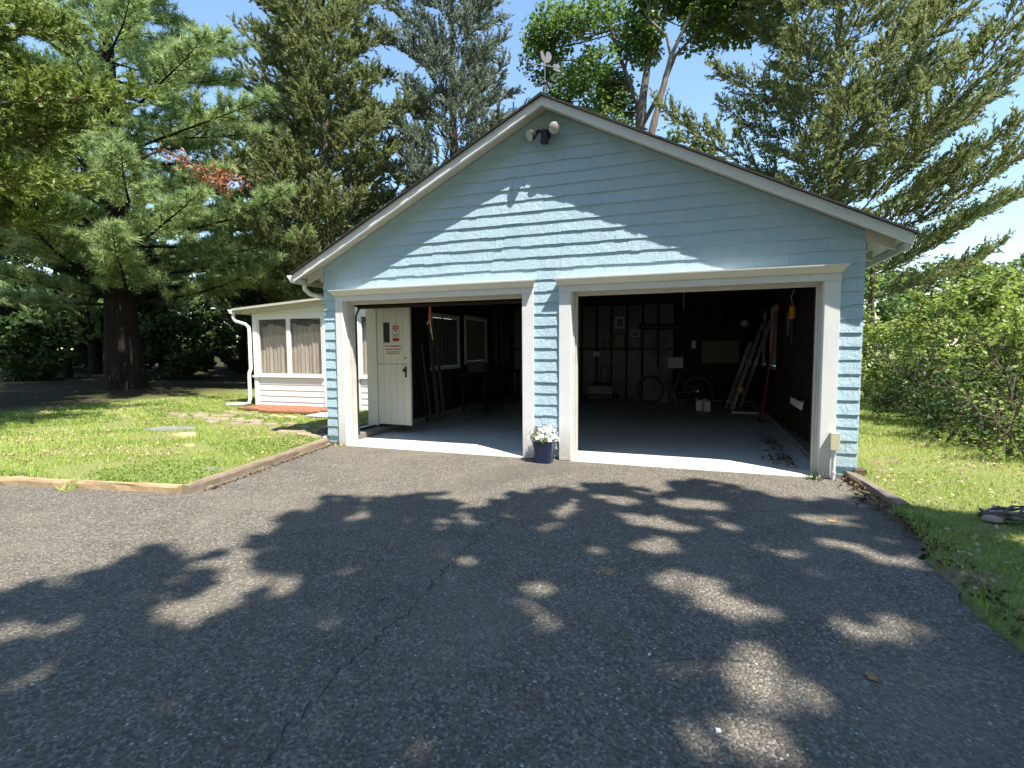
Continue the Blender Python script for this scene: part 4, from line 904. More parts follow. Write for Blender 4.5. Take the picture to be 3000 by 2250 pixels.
# ------------------------------------------------------------------ vegetation builders
def unit(a): return a/np.maximum(np.linalg.norm(a, axis=-1, keepdims=True), 1e-9)
def plumes(O, D, L, n, plen, pw, spread, r, t0=.05, taper=.5, flat=0.0):
    """n thin tapering scales/needles along each axis O+D*L; returns verts and per-vertex rnd"""
    N = len(O); D = unit(D); t = r.uniform(t0, 1, (N, n)); base = O[:, None]+D[:, None]*(L[:, None]*t)[..., None]
    q = r.normal(size=(N, n, 3)); q[..., 2] *= (1-flat); q -= (q*D[:, None]).sum(-1, keepdims=True)*D[:, None]; q = unit(q)
    s = spread*r.uniform(.55, 1.25, (N, n))[..., None]; pd_ = D[:, None]*np.cos(s)+q*np.sin(s)
    ln = plen*(1-taper*t)*r.uniform(.7, 1.3, (N, n)); sd_ = unit(np.cross(pd_, r.normal(size=(N, n, 3))))*pw*.5
    V = np.stack([base-sd_, base+sd_, base+pd_*ln[..., None]], 2).reshape(-1, 3)
    tone = np.clip(r.normal(.5, .2, (N, 1))+r.normal(0, .1, (N, n)), 0, 1)
    return V, np.repeat(tone.reshape(-1), 3)
def tris(V): return np.arange(len(V), dtype=np.int32).reshape(-1, 3)
def leaves(P, nrm, size, r, wide=.75, fold=.25, tone=None):
    """folded kite leaves at P with rough normal nrm"""
    N = len(P); nrm = unit(nrm); a = unit(np.cross(nrm, r.normal(size=(N, 3)))); b = np.cross(nrm, a); s = (size*r.uniform(.65, 1.3, N))[:, None]
    base = P-a*s*.5; tip = P+a*s*.5; l = P+b*s*wide*.5-a*s*.08+nrm*s*fold*.5; rr = P-b*s*wide*.5-a*s*.08+nrm*s*fold*.5
    V = np.stack([base, rr, tip, base, tip, l], 1).reshape(-1, 3)
    if tone is None: tone = np.clip(r.normal(.5, .22, N), 0, 1)
    return V, np.repeat(tone, 6)
r = np.random.default_rng(8); d_ = unit(r.normal(size=(160, 3))*[1, 1, .6]); V, tone = leaves(np.array([0, -.02, .31])+d_*np.array([.16, .13, .1]), d_+r.normal(0, .4, d_.shape), .05, r, .5); o = nmesh('leaves', V, tris(V), M['l_shrub'], foliage_pot, tone); o['kind'] = 'stuff'
class Branches:
    def __init__(s): s.mb = MB()
    def add(s, pts, r0, r1, n=5):
        k = len(pts); s.mb.tube([tuple(p) for p in pts], [r0+(r1-r0)*i/(k-1) for i in range(k)], n, False)
def trunk_obj(pts, rad, mat, root, n=12, flare=True, name='trunk', seed=1):
    rr = np.random.default_rng(seed); mb = MB(); P = [np.array(p, float) for p in pts]; Q = []; R = []
    for i in range(len(P)-1):
        m_ = 6
        for j in range(m_):
            t = j/m_; Q.append(P[i]*(1-t)+P[i+1]*t+rr.normal(0, rad[0]*.03, 3)*[1, 1, 0]); R.append((rad[i]*(1-t)+rad[i+1]*t)*rr.uniform(.96, 1.05))
    Q.append(P[-1]); R.append(rad[-1])
    if flare: R[0] *= 1.3; R[1] *= 1.1
    mb.tube([tuple(q) for q in Q], R, n); return mb.build(name, mat, root, True)
def conifer(name, label, loc, H, tr, zmin, Rfun, nl, e0, e1, seed, leaf, bark, plume, tw_n=9, tw_len=.38, pl_n=5, pl_dir=.5, upw=.3, cat='tree', group=None, azr=None, lean=(0, 0), zpow=1.0, twig_r=.012, nofill=0.0):
    r = np.random.default_rng(seed); root = thing(name, label, cat, loc, 0, group)
    top = np.array([lean[0], lean[1], H]); trunk_obj([(0, 0, -.15), (lean[0]*.3, lean[1]*.3, H*.4), tuple(top)], [tr, tr*.72, .03], bark, root, seed=seed)
    br = Branches(); O = []; D = []
    for i in range(nl):
        f = ((i+.5)/nl)**zpow; z0 = zmin+(H*.985-zmin)*f
        az = i*2.399963+r.uniform(-.35, .35)
        if azr is not None: az = azr[0]+(azr[1]-azr[0])*((i*.618034) % 1)+r.uniform(-.1, .1)
        L = Rfun(z0, az)*r.uniform(.72, 1.1)
        if L < .15: continue
        zf = z0/H; st = np.array([lean[0]*zf, lean[1]*zf, z0]); k = 6; pts = [st]; a0, a1 = math.radians(e0)+r.normal(0, .08), math.radians(e1)+r.normal(0, .1); azz = az
        for j in range(k):
            e = a0+(a1-a0)*j/(k-1); azz += r.normal(0, .06); pts.append(pts[-1]+np.array([math.cos(azz)*math.cos(e), math.sin(azz)*math.cos(e), math.sin(e)])*L/k)
        br.add(pts, max(.012, tr*.12*(L/4)**.5*(1-.6*f)), .006, 5)
        pts = np.array(pts); nt = max(3, int(tw_n*(L/3)**.8))
        for j in range(nt):
            t = nofill+(1-nofill)*((j+.7)/nt)**.8; t = min(t, .999); s_ = t*k; a = int(s_); p = pts[a]+(pts[a+1]-pts[a])*(s_-a); d = unit(pts[a+1]-pts[a])
            sidev = unit(np.cross(d, [0, 0, 1.]))*(1 if j % 2 else -1); tl = tw_len*((1-t)*L*.75+.5)*r.uniform(.7, 1.25)
            td = unit(d*r.uniform(.5, .9)+sidev*r.uniform(.35, .8)*(1 if j < nt-1 else .1)+np.array([0, 0, upw*r.uniform(-.2, 1.0)]))
            e_ = p+td*tl; br.add([p, p+td*tl*.5+np.array([0, 0, -.02*tl]), e_], twig_r, .004, 3)
            m_ = max(2, int(pl_n*(tl/.6)**.7)); u = np.linspace(.15, 1, m_)
            for uu in u:
                O.append(p+td*tl*uu+r.normal(0, .03, 3)); D.append(td*pl_dir+np.array([0, 0, upw])*r.uniform(0, 1.2)+r.normal(0, .33, 3))
    O = np.array(O); D = np.array(D); L_ = plume['L']*r.uniform(.7, 1.3, len(O))
    V, tone = plumes(O, D, L_, plume['n'], plume['len'], plume['w'], plume['spread'], r, plume.get('t0', .05), plume.get('taper', .5))
    nmesh('crown', V, tris(V), leaf, root, tone); br.mb.build('limbs', bark, root); return root

# ------------------------------------------------------------------ trees
PINE = dict(L=.12, n=16, len=.23, w=.022, spread=.95, t0=-.1, taper=.2)
def Rpine(z, az):
    b = 7.0*max(.12, 1-abs(z-3.4)/17)
    return b*(.78+.22*math.cos(az-.1))*(1.0+.25*math.sin(3*az+z*1.7))
pine = conifer('white_pine', 'tall white pine with thick dark trunk and soft tufted blue-green needles', (-12.36, 5.3, hz(-12.36, 5.3)), 15.5, .5, 2.7, Rpine, 104, 2, 12, 11, M['l_pine'], M['bark_pine'], PINE, tw_n=19, tw_len=.36, pl_n=11, pl_dir=.6, upw=.5, azr=(-2.6, 2.0), nofill=.25, zpow=1.12)
# dead orange bough hanging in the pine crown
r = np.random.default_rng(5)
P0 = np.array([-6.45, 2.5, 6.05]); P1 = np.array([-4.6, 3.0, 5.3]); pts = []; 
for i in range(240):
    u = r.uniform(0, 1)**.8; c = P0+(P1-P0)*u+np.array([0, 0, -.2*math.sin(u*3)]); pts.append(c+r.normal(0, 1, 3)*[.11, .11, .10]*(1+.6*u))
for i in range(90):
    u = r.uniform(0, 1); c = P0+(P1-P0)*.72+np.array([.1, 0, -.45])*u; pts.append(c+r.normal(0, .08, 3))
pts = np.array(pts)-np.array(pine.location); V, tone = leaves(pts, r.normal(size=pts.shape), .12, r, .5)
o = nmesh('dead_bough', V, tris(V), M['l_dead'], pine, tone); o['label'] = 'dead orange bough among the green needles'; o['kind'] = 'stuff'
mb = MB(); q0 = P0-np.array(pine.location); q1 = P1-np.array(pine.location); mb.tube([tuple(q0+np.array([-2.6, .6, .1])), tuple(q0), tuple((q0+q1)/2+[0, 0, -.1]), tuple(q1)], [.04, .025, .018, .006], 6); mb.build('bough_stem', M['bark_cedar'], pine)
CED = dict(L=.36, n=24, len=.15, w=.047, spread=.75, t0=0, taper=.45)
conifer('yellow_cedar', 'yellow-green cedar at the far left with long feathery boughs over the lawn', (-8.7, -2.4, hz(-8.7, -2.4)), 11.5, .22, 2.9, lambda z, az: 5.1*max(.1, 1-abs(z-5.0)/8)*(.85+.15*math.cos(az)), 72, 14, 10, 12, M['l_cedar_y'], M['bark_cedar'], CED, tw_n=17, tw_len=.36, pl_n=9, pl_dir=.8, upw=.35, azr=(-1.2, 2.3), nofill=.25)
conifer('red_cedar', 'olive red cedar growing close behind the white porch', (-7.4, 9.4, hz(-7.4, 9.4)), 14.5, .22, 1.5, lambda z, az: 4.2*max(.2, 1-max(0, z-5)/17)*(1+.25*math.sin(2*az+z)), 92, 30, 22, 13, M['l_cedar'], M['bark_cedar'], CED, tw_n=16, tw_len=.4, pl_n=9, pl_dir=.8, upw=.4, nofill=.15)
SPR = dict(L=.36, n=24, len=.15, w=.048, spread=.75, t0=0, taper=.5)
conifer('blue_cedar', 'dense blue-green conifer with upturned tips behind the garage roof', (-3.75, 12.3, hz(-3.75, 12.3)), 17.5, .25, 1.5, lambda z, az: 4.2*max(.08, 1-max(0, z-7)/13.5)*(1+.2*math.sin(3*az+z*1.3)), 106, 18, 38, 14, M['l_spruce'], M['bark_cedar'], SPR, tw_n=16, tw_len=.4, pl_n=8, pl_dir=.7, upw=.6, nofill=.15)
conifer('red_cedar', 'broad feathery red cedar with upswept boughs behind the right eave', (9.3, 13.2, hz(9.3, 13.2)), 16, .27, 2.4, lambda z, az: ((7.0 if z < 6 else 5.2) if math.cos(az+.1) > .3 else 5.0)*max(.15, 1-max(0, z-6)/14)*(1+.22*math.sin(4*az+z*2.1))*(1 if z > 3 else .8), 102, 20, 34, 15, M['l_cedar'], M['bark_cedar'], dict(L=.42, n=22, len=.15, w=.046, spread=.75, t0=0, taper=.45), tw_n=16, tw_len=.42, pl_n=7, pl_dir=.7, upw=.35, nofill=.25, twig_r=.014)

BGC = dict(L=.5, n=20, len=.2, w=.06, spread=.66, t0=0, taper=.45)
conifer('dark_cedar', 'dark cedar filling the gap between the pine and the olive red cedar', (-11.6, 13.0, hz(-11.6, 13.0)), 18, .22, .6, lambda z, az: 4.4*max(.15, 1-max(0, z-6)/17), 96, 20, 20, 16, M['l_cedar'], M['bark_pine'], BGC, tw_n=12, tw_len=.4, pl_n=6, pl_dir=.8, upw=.4)
conifer('dark_cedar', 'dark conifer standing behind and left of the thick pine trunk', (-20.5, 9.5, hz(-20.5, 9.5)), 14, .25, 1.0, lambda z, az: 4.6*max(.15, 1-max(0, z-4)/13), 80, 10, 15, 17, M['l_pine'], M['bark_pine'], BGC, tw_n=12, tw_len=.4, pl_n=6, pl_dir=.8, upw=.4)
def nearest_limb(limbs, c):
    best = None
    for L in limbs:
        d = np.linalg.norm(L-c, axis=1)+np.maximum(0, L[:, 2]-c[2]+.2)*.8; i = int(d.argmin())
        if best is None or d[i] < best[0]: best = (d[i], L[i])
    return best[1]
def sample_poly(pts, n=30):
    pts = np.array(pts, float); s = np.linspace(0, len(pts)-1.0001, n); i = s.astype(int); f = (s-i)[:, None]; return pts[i]*(1-f)+pts[i+1]*f
def broadleaf(name, label, loc, trunks, clusters, leaf, bark, size, per, seed, cat='tree', group=None, nx=None, up=.6, twigs=True, wide=.8, spread=.75, tw0=.014):
    """trunks: list of (points, radii); clusters: list of (centre, radius)"""
    r = np.random.default_rng(seed); root = thing(name, label, cat, loc, 0, group); limbs = []
    for i, (p, rd) in enumerate(trunks):
        trunk_obj(p, rd, bark, root, 10 if rd[0] > .1 else 6, flare=(i == 0), name='trunk' if i == 0 else 'limb', seed=seed+i); limbs.append(sample_poly(p))
    br = Branches(); P = []; Nn = []; T = []
    for (c, rad) in clusters:
        c = np.array(c, float); n = max(4, int(per*(rad/.5)**2)); d = r.normal(size=(n, 3)); d = unit(d)*r.uniform(.25, 1, (n, 1))**.6*rad*np.array([1, 1, spread])
        P.append(c+d); Nn.append(d*.5/rad+np.array([0, 0, up])+r.normal(0, .45, (n, 3))); T.append(np.clip(r.normal(.45, .2, n)+r.normal(0, .1), 0, 1))
        if twigs:
            b = nearest_limb(limbs, c); mid = (b+c)/2+r.normal(0, .12, 3)+np.array([0, 0, -.1]); br.add([b, mid, c, c+unit(c-b)*rad*.6], tw0+.006*np.linalg.norm(c-b), .004, 4)
            for q in range(3): e = c+unit(r.normal(size=3))*rad*.8; br.add([c, (c+e)/2, e], .007, .003, 3)
    P = np.concatenate(P); V, tone = leaves(P, np.concatenate(Nn), size, r, wide, .3, np.concatenate(T))
    nmesh('crown', V, tris(V), leaf, root, tone)
    if twigs: br.mb.build('limbs', bark, root)['kind'] = 'stuff'
    return root
def cloud(r, n, c, rad, rc=(.4, .7), shell=.45):
    out_ = []
    for i in range(n):
        d = unit(r.normal(size=3))*r.uniform(shell, 1)**.6*np.array(rad); out_.append((np.array(c)+d, r.uniform(*rc)))
    return out_
# maple behind the ridge: trunk forks into several limbs
r = np.random.default_rng(31); ML = np.array([3.1, 13.5, 0.0])
tr = [([(0, 0, -.2), (.0, 0, 5), (.02, 0, 8.6), (.12, 0, 10.3)], [.27, .22, .2, .17]),
      ([(.08, 0, 9.9), (-.35, .0, 11.0), (-.75, .1, 12.2), (-1.2, .1, 13.6)], [.1, .085, .07, .05]),
      ([(.12, 0, 10.2), (.3, .1, 11.6), (.42, .1, 12.8), (.7, .2, 14.2)], [.14, .11, .09, .06]),
      ([(.3, .05, 11.5), (.75, .3, 12.6), (1.0, .4, 14)], [.07, .06, .04]),
      ([(.05, 0, 9.3), (.75, -.1, 10.4), (1.25, -.1, 11.6), (2.2, 0, 12.5)], [.09, .075, .06, .04]),
      ([(-.5, 0, 11.5), (-.2, -.3, 12.6), (-.1, -.4, 13.8)], [.05, .04, .03])]
cl = cloud(r, 22, (3.5, 1.0, 13.6), (1.9, 1.4, 1.3), (.5, .85))+cloud(r, 14, (1.6, .4, 14.4), (1.6, 1.2, 1.0), (.5, .85))+cloud(r, 34, (-2.2, 0, 12.2), (2.6, 1.9, 2.0), (.5, .9))+cloud(r, 26, (-1.6, .3, 9.9), (1.7, 1.5, 1.5), (.4, .65))+cloud(r, 26, (.9, .8, 13.8), (2.4, 1.6, 1.6), (.45, .7))+cloud(r, 16, (2.9, .2, 12.8), (1.3, 1.2, 1.3), (.4, .6))+cloud(r, 10, (-.2, .6, 8.6), (1.2, .8, .8), (.35, .5))+cloud(r, 9, (1.9, -.3, 8.2), (.7, .6, .9), (.3, .45))
broadleaf('maple_tree', 'open maple with forked grey trunk rising behind the garage ridge', tuple(ML), tr, cl, M['l_maple'], M['bark_maple'], .16, 105, 32)
# leaning pale stem beside it
r = np.random.default_rng(33)
broadleaf('leaning_tree', 'slender pale tree leaning right beside the forked maple', (3.0, 12.4, 0), [([(-.1, 0, -.2), (.2, 0, 5), (.62, .1, 8.6), (.95, .1, 9.9), (1.25, .2, 11.2)], [.17, .15, .13, .1, .08]), ([(1.25, .2, 11.2), (1.1, .2, 11.9), (.5, .3, 12.6)], [.06, .05, .03]), ([(1.25, .2, 11.2), (1.7, .2, 12.1), (2.2, .2, 13.2)], [.07, .055, .03])],
          cloud(r, 8, (2.3, .3, 13.0), (1.0, .8, .8), (.35, .55))+cloud(r, 6, (.5, .4, 13.1), (.7, .6, .6), (.35, .5))+cloud(r, 7, (1.3, -.1, 8.0), (.7, .5, .55), (.3, .45)), M['l_maple'], M['bark_pale'], .15, 130, 34)
r = np.random.default_rng(35)
broadleaf('leafy_tree', 'dark leafy tree low behind the right roof slope', (6.3, 12.5, 0), [([(0, 0, -.1), (.1, 0, 3), (.2, 0, 6)], [.12, .1, .05])], cloud(r, 30, (.1, 0, 5.6), (1.7, 1.2, 1.5), (.4, .6)), M['l_maple'], M['bark_maple'], .15, 150, 36)
# ivy climbing in the two conifers
# vine clad stump right of the garage
r = np.random.default_rng(37)
broadleaf('vine_post', 'dead trunk wrapped in leafy green vine by the right garage corner', (9.45, 9.2, hz(9.45, 9.2)), [([(0, 0, -.1), (.03, 0, 1.6), (-.05, 0, 3.4)], [.09, .07, .04])], [((r.normal(0, .06), r.normal(0, .06), z), .2) for z in np.arange(.5, 3.4, .14)], M['l_shrub'], M['bark_cedar'], .10, 110, 38, cat='vine')

# shrubs along the right boundary
def shrub(name, label, x, y, h, rad, seed, leaf, size=.07, per=70, dens=1.0, group=None, bark='bark_cedar', cat='shrub'):
    r = np.random.default_rng(seed); ns = 6; trunks = []
    for i in range(ns):
        a = 2*math.pi*i/ns+r.uniform(-.4, .4); e = np.array([math.cos(a)*rad*.6, math.sin(a)*rad*.6, h*r.uniform(.65, .9)])
        trunks.append(([(math.cos(a)*.08, math.sin(a)*.08, -.1), tuple(e*np.array([.35, .35, .5])+r.normal(0, .04, 3)), tuple(e)], [.022, .015, .007]))
    n = int(40*dens*rad*h/2.2); cl = []
    for i in range(n):
        d = unit(r.normal(size=3)); d[2] = d[2] if d[2] > -.2 else d[2]*.9; rr_ = r.uniform(.5, 1)**.5
        cl.append((np.array([d[0]*rad, d[1]*rad, h*.45+d[2]*h*.52])*np.array([rr_, rr_, 1]), r.uniform(.22, .4)))
    for i in range(int(7*h)):                      # loose arching shoots above the mass
        a = r.uniform(0, 6.28); L = r.uniform(.35, .75); b = np.array([math.cos(a)*rad*r.uniform(.2, .8), math.sin(a)*rad*r.uniform(.2, .8), h*r.uniform(.7, .92)]); o_ = np.array([math.cos(a)*.6, math.sin(a)*.6, .8])
        for q in range(4): cl.append((b+o_*L*(q+1)/4+np.array([0, 0, -.25*L*((q+1)/4)**2]), .13))
    return broadleaf(name, label, (x, y, hz(x, y)), trunks, cl, leaf, M[bark], size, per, seed+1, cat, group, tw0=.004)
SG = 'honeysuckle shrubs along the right boundary'
shrub('boundary_shrub', 'bright green shrub arching nearest the right garage corner', 9.75, 8.3, 1.9, 1.0, 41, M['l_shrub'], .09, 162, 1.7, group=SG)
shrub('boundary_shrub', 'tall yellow-green shrub at the middle of the right hedge', 10.3, 6.0, 2.5, 1.25, 43, M['l_shrub'], .09, 162, 1.7, group=SG)
shrub('boundary_shrub', 'dense bright shrub at the near end of the right hedge', 10.1, 3.7, 1.85, 1.25, 45, M['l_shrub'], .09, 166, 1.7, group=SG)
shrub('boundary_shrub', 'tall shrub standing behind the middle of the right hedge', 12.4, 7.6, 2.9, 1.5, 47, M['l_shrub'], .09, 148, 1.7, group=SG)
shrub('boundary_shrub', 'wide shrub rising behind the right hedge toward the cedar', 12.0, 11.0, 2.6, 1.5, 49, M['l_shrub'], .09, 135, 1.7, group=SG)
shrub('low_shrub', 'low dark bush spreading under the near end of the right hedge', 9.15, 2.4, 1.0, .85, 51, M['l_dark'], .07, 110, 2.2, cat='shrub')
shrub('low_shrub', 'low dark bush spreading under the middle of the right hedge', 9.2, 4.4, 1.05, .9, 53, M['l_dark'], .07, 110, 2.2, cat='shrub')
shrub('low_shrub', 'small pale bush poking out at the right lawn edge', 8.85, 1.25, .55, .45, 55, M['l_shrub'], .055, 110, 2.6, cat='shrub')
# far trees on the right
FG = 'trees beyond the right boundary'
for i, (x, y, h, rad, lab) in enumerate(((15.5, 33, 6.3, 3.0, 'grey-green far tree right of the garage corner'), (20.5, 38, 7.2, 3.6, 'rounded far tree behind the middle of the hedge'), (26, 40, 7.8, 3.8, 'tallest rounded far tree beyond the hedge'), (31, 38, 7.4, 3.8, 'far tree at the end of the row beyond the hedge'), (36, 41, 8, 4, 'far tree past the tallest one beyond the hedge'), (12.5, 40, 6.2, 3.2, 'far tree half hidden behind the vine clad trunk'))):
    r = np.random.default_rng(60+i)
    broadleaf('far_tree', lab, (x, y, 0), [([(0, 0, -.2), (.1, 0, h*.4), (.1, .1, h*.7)], [.2, .16, .08])], cloud(r, 44, (0, 0, h*.58), (rad, rad, h*.42), (.7, 1.1), .35), M['l_far'], M['bark_maple'], .34, 30, 80+i, group=FG, twigs=False)
# wooded edge behind the pine: thin stems and bushes
UG = 'young trees in the shade behind the pine'
YL = ['dark young tree leaning away from the pine, second outermost', 'stout young tree leaning away just beyond the pine trunk', 'thin upright young tree nearest the pine on its far side', 'thin upright young tree close behind the pine trunk', 'strongly leaning thin tree crossing behind the pine trunk', 'straight young tree midway between pine and porch', 'second straight young tree from the porch, behind the first', 'young tree standing nearest the porch end wall', 'outermost young tree leaning away from the pine', 'young tree leaning toward the porch from behind the pine']
for i, (x, y, h, lx, ly) in enumerate(((-22.5, 7.2, 6, -1.6, .2), (-19.2, 7.6, 6, -1.2, .3), (-19.0, 9.0, 6.5, -.3, 0), (-17.9, 9.2, 6.5, -.1, .2), (-17.5, 10.4, 6, -1.8, .2), (-12.9, 12.2, 6, .2, 0), (-11.9, 13.2, 6, .3, 0), (-10.6, 12.8, 6.2, -.1, 0), (-24.5, 6.2, 6, -1.8, 0), (-15.3, 12.6, 6, 1.0, .1))):
    r = np.random.default_rng(100+i); b = hz(x, y)
    broadleaf('young_tree', YL[i], (x, y, b), [([(0, 0, -.1), (lx*.35, ly, h*.45), (lx, ly, h*.9)], [.13 if i % 3 else .19, .1, .05])], cloud(r, 18, (lx*.8, ly, h*.75), (1.9, 1.6, 1.7), (.5, .8), .3), M['l_dark'], M['bark_pine'], .2, 80, 120+i, group=UG)
BG = 'bushes in the shade behind the pine'
BLB = ['twiggy dark bush second from the outer end of the shaded row', 'twiggy dark bush third from the outer end of the shaded row', 'twiggy dark bush beyond the pine on the side away from the porch', 'twiggy dark bush directly behind the pine trunk', 'wide dark bush behind the pine toward the porch', 'dark bush fourth from the porch in the shaded row', 'tall dark bush second from the porch in the shaded row', 'small low dark bush nearest the porch end wall', 'dark bush third from the porch, in front of the row', 'twiggy dark bush at the outer end of the shaded row', 'low dark bush close behind the thick pine trunk', 'low dark bush beside the pine trunk on its outer side', 'low dark bush between the pine trunk and the porch corner']
for i, (x, y, h, rad) in enumerate(((-26, 10.5, 2.4, 1.9), (-23.4, 12.4, 2.2, 1.8), (-20.8, 14.2, 2.6, 1.7), (-18.0, 15.8, 2.5, 1.7), (-15.0, 16.5, 2.7, 1.9), (-11.8, 16.5, 2.6, 1.8), (-9.3, 15.4, 2.4, 1.6), (-9.0, 11.8, 1.7, 1.0), (-13.3, 14.5, 2.2, 1.3), (-28.5, 8.2, 2.2, 1.9), (-15.2, 9.2, 1.5, 1.2), (-18.6, 6.0, 1.4, 1.1), (-9.6, 9.6, 1.5, 1.0))):
    shrub('shade_bush', BLB[i], x, y, h*1.7, rad*1.15, 140+2*i, M['l_dark'], .2, 110, 1.2, BG, 'bark_pine')
r = np.random.default_rng(170); cl = []
for i in range(760):
    u = r.uniform(0, 1); x = -62+58*u; y = 16+30*u+r.uniform(0, 6); cl.append(((x, y, r.uniform(.3, 8.0)), r.uniform(.9, 1.7)))
for i in range(90): cl.append(((r.uniform(-6, 8), r.uniform(46, 52), r.uniform(.5, 6)), r.uniform(.8, 1.5)))
P = []; T = []; Nn = []
for c, rad in cl:
    n = 34; d = unit(r.normal(size=(n, 3)))*r.uniform(.2, 1, (n, 1))*rad; P.append(np.array(c)+d); Nn.append(d+r.normal(0, .5, (n, 3))+[0, 0, .5]); T.append(np.clip(r.normal(.4, .2, n), 0, 1))
V, tone = leaves(np.concatenate(P), np.concatenate(Nn), .55, r, .8, .3, np.concatenate(T))
o = nmesh('distant_woods', V, tris(V), M['l_dark'], None, tone); setp(o, 'distant mass of green woods beyond the pine and porch', 'woods', None, 'stuff')

# ------------------------------------------------------------------ the big maple behind the camera whose shade lies on the driveway
r = np.random.default_rng(200); K = np.array([SUN.x/SUN.z, SUN.y/SUN.z])
SH = [(1.25, -4.75), (1.55, -4.45), (1.62, -3.9), (1.95, -3.85), (2.25, -4.2), (2.5, -4.45), (3.0, -4.35), (2.85, -3.85), (2.0, -3.4), (2.05, -2.6), (2.1, -2.25), (2.6, -2.2), (3.1, -2.0), (3.35, -2.6), (3.42, -3.2), (3.6, -3.3), (3.45, -2.0), (3.7, -1.6), (4.2, -1.2), (4.65, -.95), (5.0, -1.5), (5.15, -.75), (5.45, -.6), (5.7, -1.0), (6.2, -.95), (6.9, -.9), (7.6, -1.2), (8.6, -.9), (9.6, -1.6), (11.5, -3), (15, -5), (15, -14), (8, -15), (1, -13), (-2.5, -9.5), (.2, -5.6)]
HOLES = [(5.3, -3.19, .24, .17), (5.55, -3.42, .2, .12), (5.05, -2.64, .22, .14), (5.6, -3.94, .18, .12), (5.68, -4.15, .2, .12), (5.45, -4.5, .22, .14), (6.25, -3.46, .2, .08), (3.8, -3.33, .2, .08), (4.38, -3.57, .12, .07), (3.42, -4.29, .09, .06), (2.71, -4.48, .12, .08), (2.02, -4.92, .15, .1), (4.66, -2.82, .1, .06), (5.0, -2.1, .35, .16), (4.6, -1.55, .25, .14), (5.3, -1.5, .3, .2), (6.35, -1.6, .3, .14), (2.55, -2.75, .16, .1), (6.6, -2.4, .2, .12), (7.7, -1.9, .4, .22), (8.4, -2.2, .4, .2), (7.4, -.95, .4, .25), (8.0, -3.2, .3, .2), (7.3, -2.9, .22, .12), (4.2, -2.45, .1, .07), (6.0, -2.5, .14, .07)]
N = 46000; gx_ = r.uniform(-3, 15, N*3); gy_ = r.uniform(-15, -.5, N*3); lx_ = .09*np.sin(gy_*9+3*np.sin(gx_*4))+.06*np.sin(gx_*17+gy_*13); ly_ = .09*np.sin(gx_*8+2.5*np.sin(gy_*5))+.06*np.sin(gx_*15-gy_*19)
ok = inside(gx_+lx_+r.normal(0, .04, N*3), gy_+ly_+r.normal(0, .04, N*3), SH)
HOLES += [(r.uniform(1.6, 8.8), r.uniform(-5, -.8), r.uniform(-.015, .07), r.uniform(-.02, .035)) for _ in range(120)]
HOLES += [(r.uniform(4.0, 6.8), r.uniform(-2.6, -.9), r.uniform(.02, .13), r.uniform(.0, .06)) for _ in range(18)]
for (a, b, c, d) in HOLES:
    th = np.arctan2((gy_-b)/(d+.05), (gx_-a)/(c+.05)); ph = r.uniform(0, 6.28, 3); lob = 1+.28*np.sin(2*th+ph[0])+.2*np.sin(3*th+ph[1])+.1*np.sin(5*th+ph[2])
    ok &= ((gx_-a)/(c*.9+.05))**2+((gy_-b)/(d*.9+.05))**2 > lob*r.uniform(.8, 1.15, N*3)
gx_, gy_ = gx_[ok][:N], gy_[ok][:N]
hh = 9.0+4.2*r.uniform(0, 1, len(gx_))+.9*np.sin(gx_*1.3)+.7*np.cos(gy_*1.7)
P = np.stack([gx_+K[0]*hh, gy_+K[1]*hh, hh], 1); SB = np.array([10.6, -8.6, 0.0])
tree = thing('shade_maple', 'large maple whose crown shades the driveway', 'tree', tuple(SB))
trunk_obj([(0, 0, -.15), (.1, 0, 4.5), (.1, .1, 8.5), (.2, 0, 12)], [.38, .32, .2, .06], M['bark_maple'], tree, 14, seed=201)
V, tone = leaves(P-SB, r.normal(0, .4, P.shape)+[0, 0, 1.0], .26, r, .85, .2); nmesh('crown', V, tris(V), M['l_maple'], tree, tone)
br = Branches(); lim = sample_poly([(0, 0, 3.5), (.1, .1, 8.5), (.2, 0, 11)], 24)
for i in range(0, len(P), 240):
    c = P[i]-SB; b = lim[min(23, max(0, int((c[2]-5.5)*3)))]; br.add([b, b+(c-b)*.5+np.array([0, 0, .5]), c], .05, .01, 5)
br.mb.build('limbs', M['bark_maple'], tree)

# unseen trees added behind the camera to block sky light
for i, (x, y, lab) in enumerate(((-14, -24, 'unseen tree added to block sky light, farthest from the garage side lawn'), (-5, -27, 'unseen tree added to block sky light, beside the gap'), (4, -25, 'unseen tree added to block sky light, behind the middle of the driveway'), (14, -26, 'unseen tree added to block sky light, beyond the shade maple'), (22, -14, 'unseen tree added to block sky light, beyond the right lawn'))):
    r = np.random.default_rng(400+i)
    broadleaf('sky_block_tree', lab, (x, y, 0), [([(0, 0, -.2), (.1, 0, 5), (.1, .1, 11)], [.35, .28, .1])], cloud(r, 70, (0, 0, 8.5), (4.6, 4.2, 6.5), (1.0, 1.7), .3), M['l_maple'], M['bark_maple'], .75, 12, 420+i, group='added trees blocking sky light behind the driveway', twigs=False)
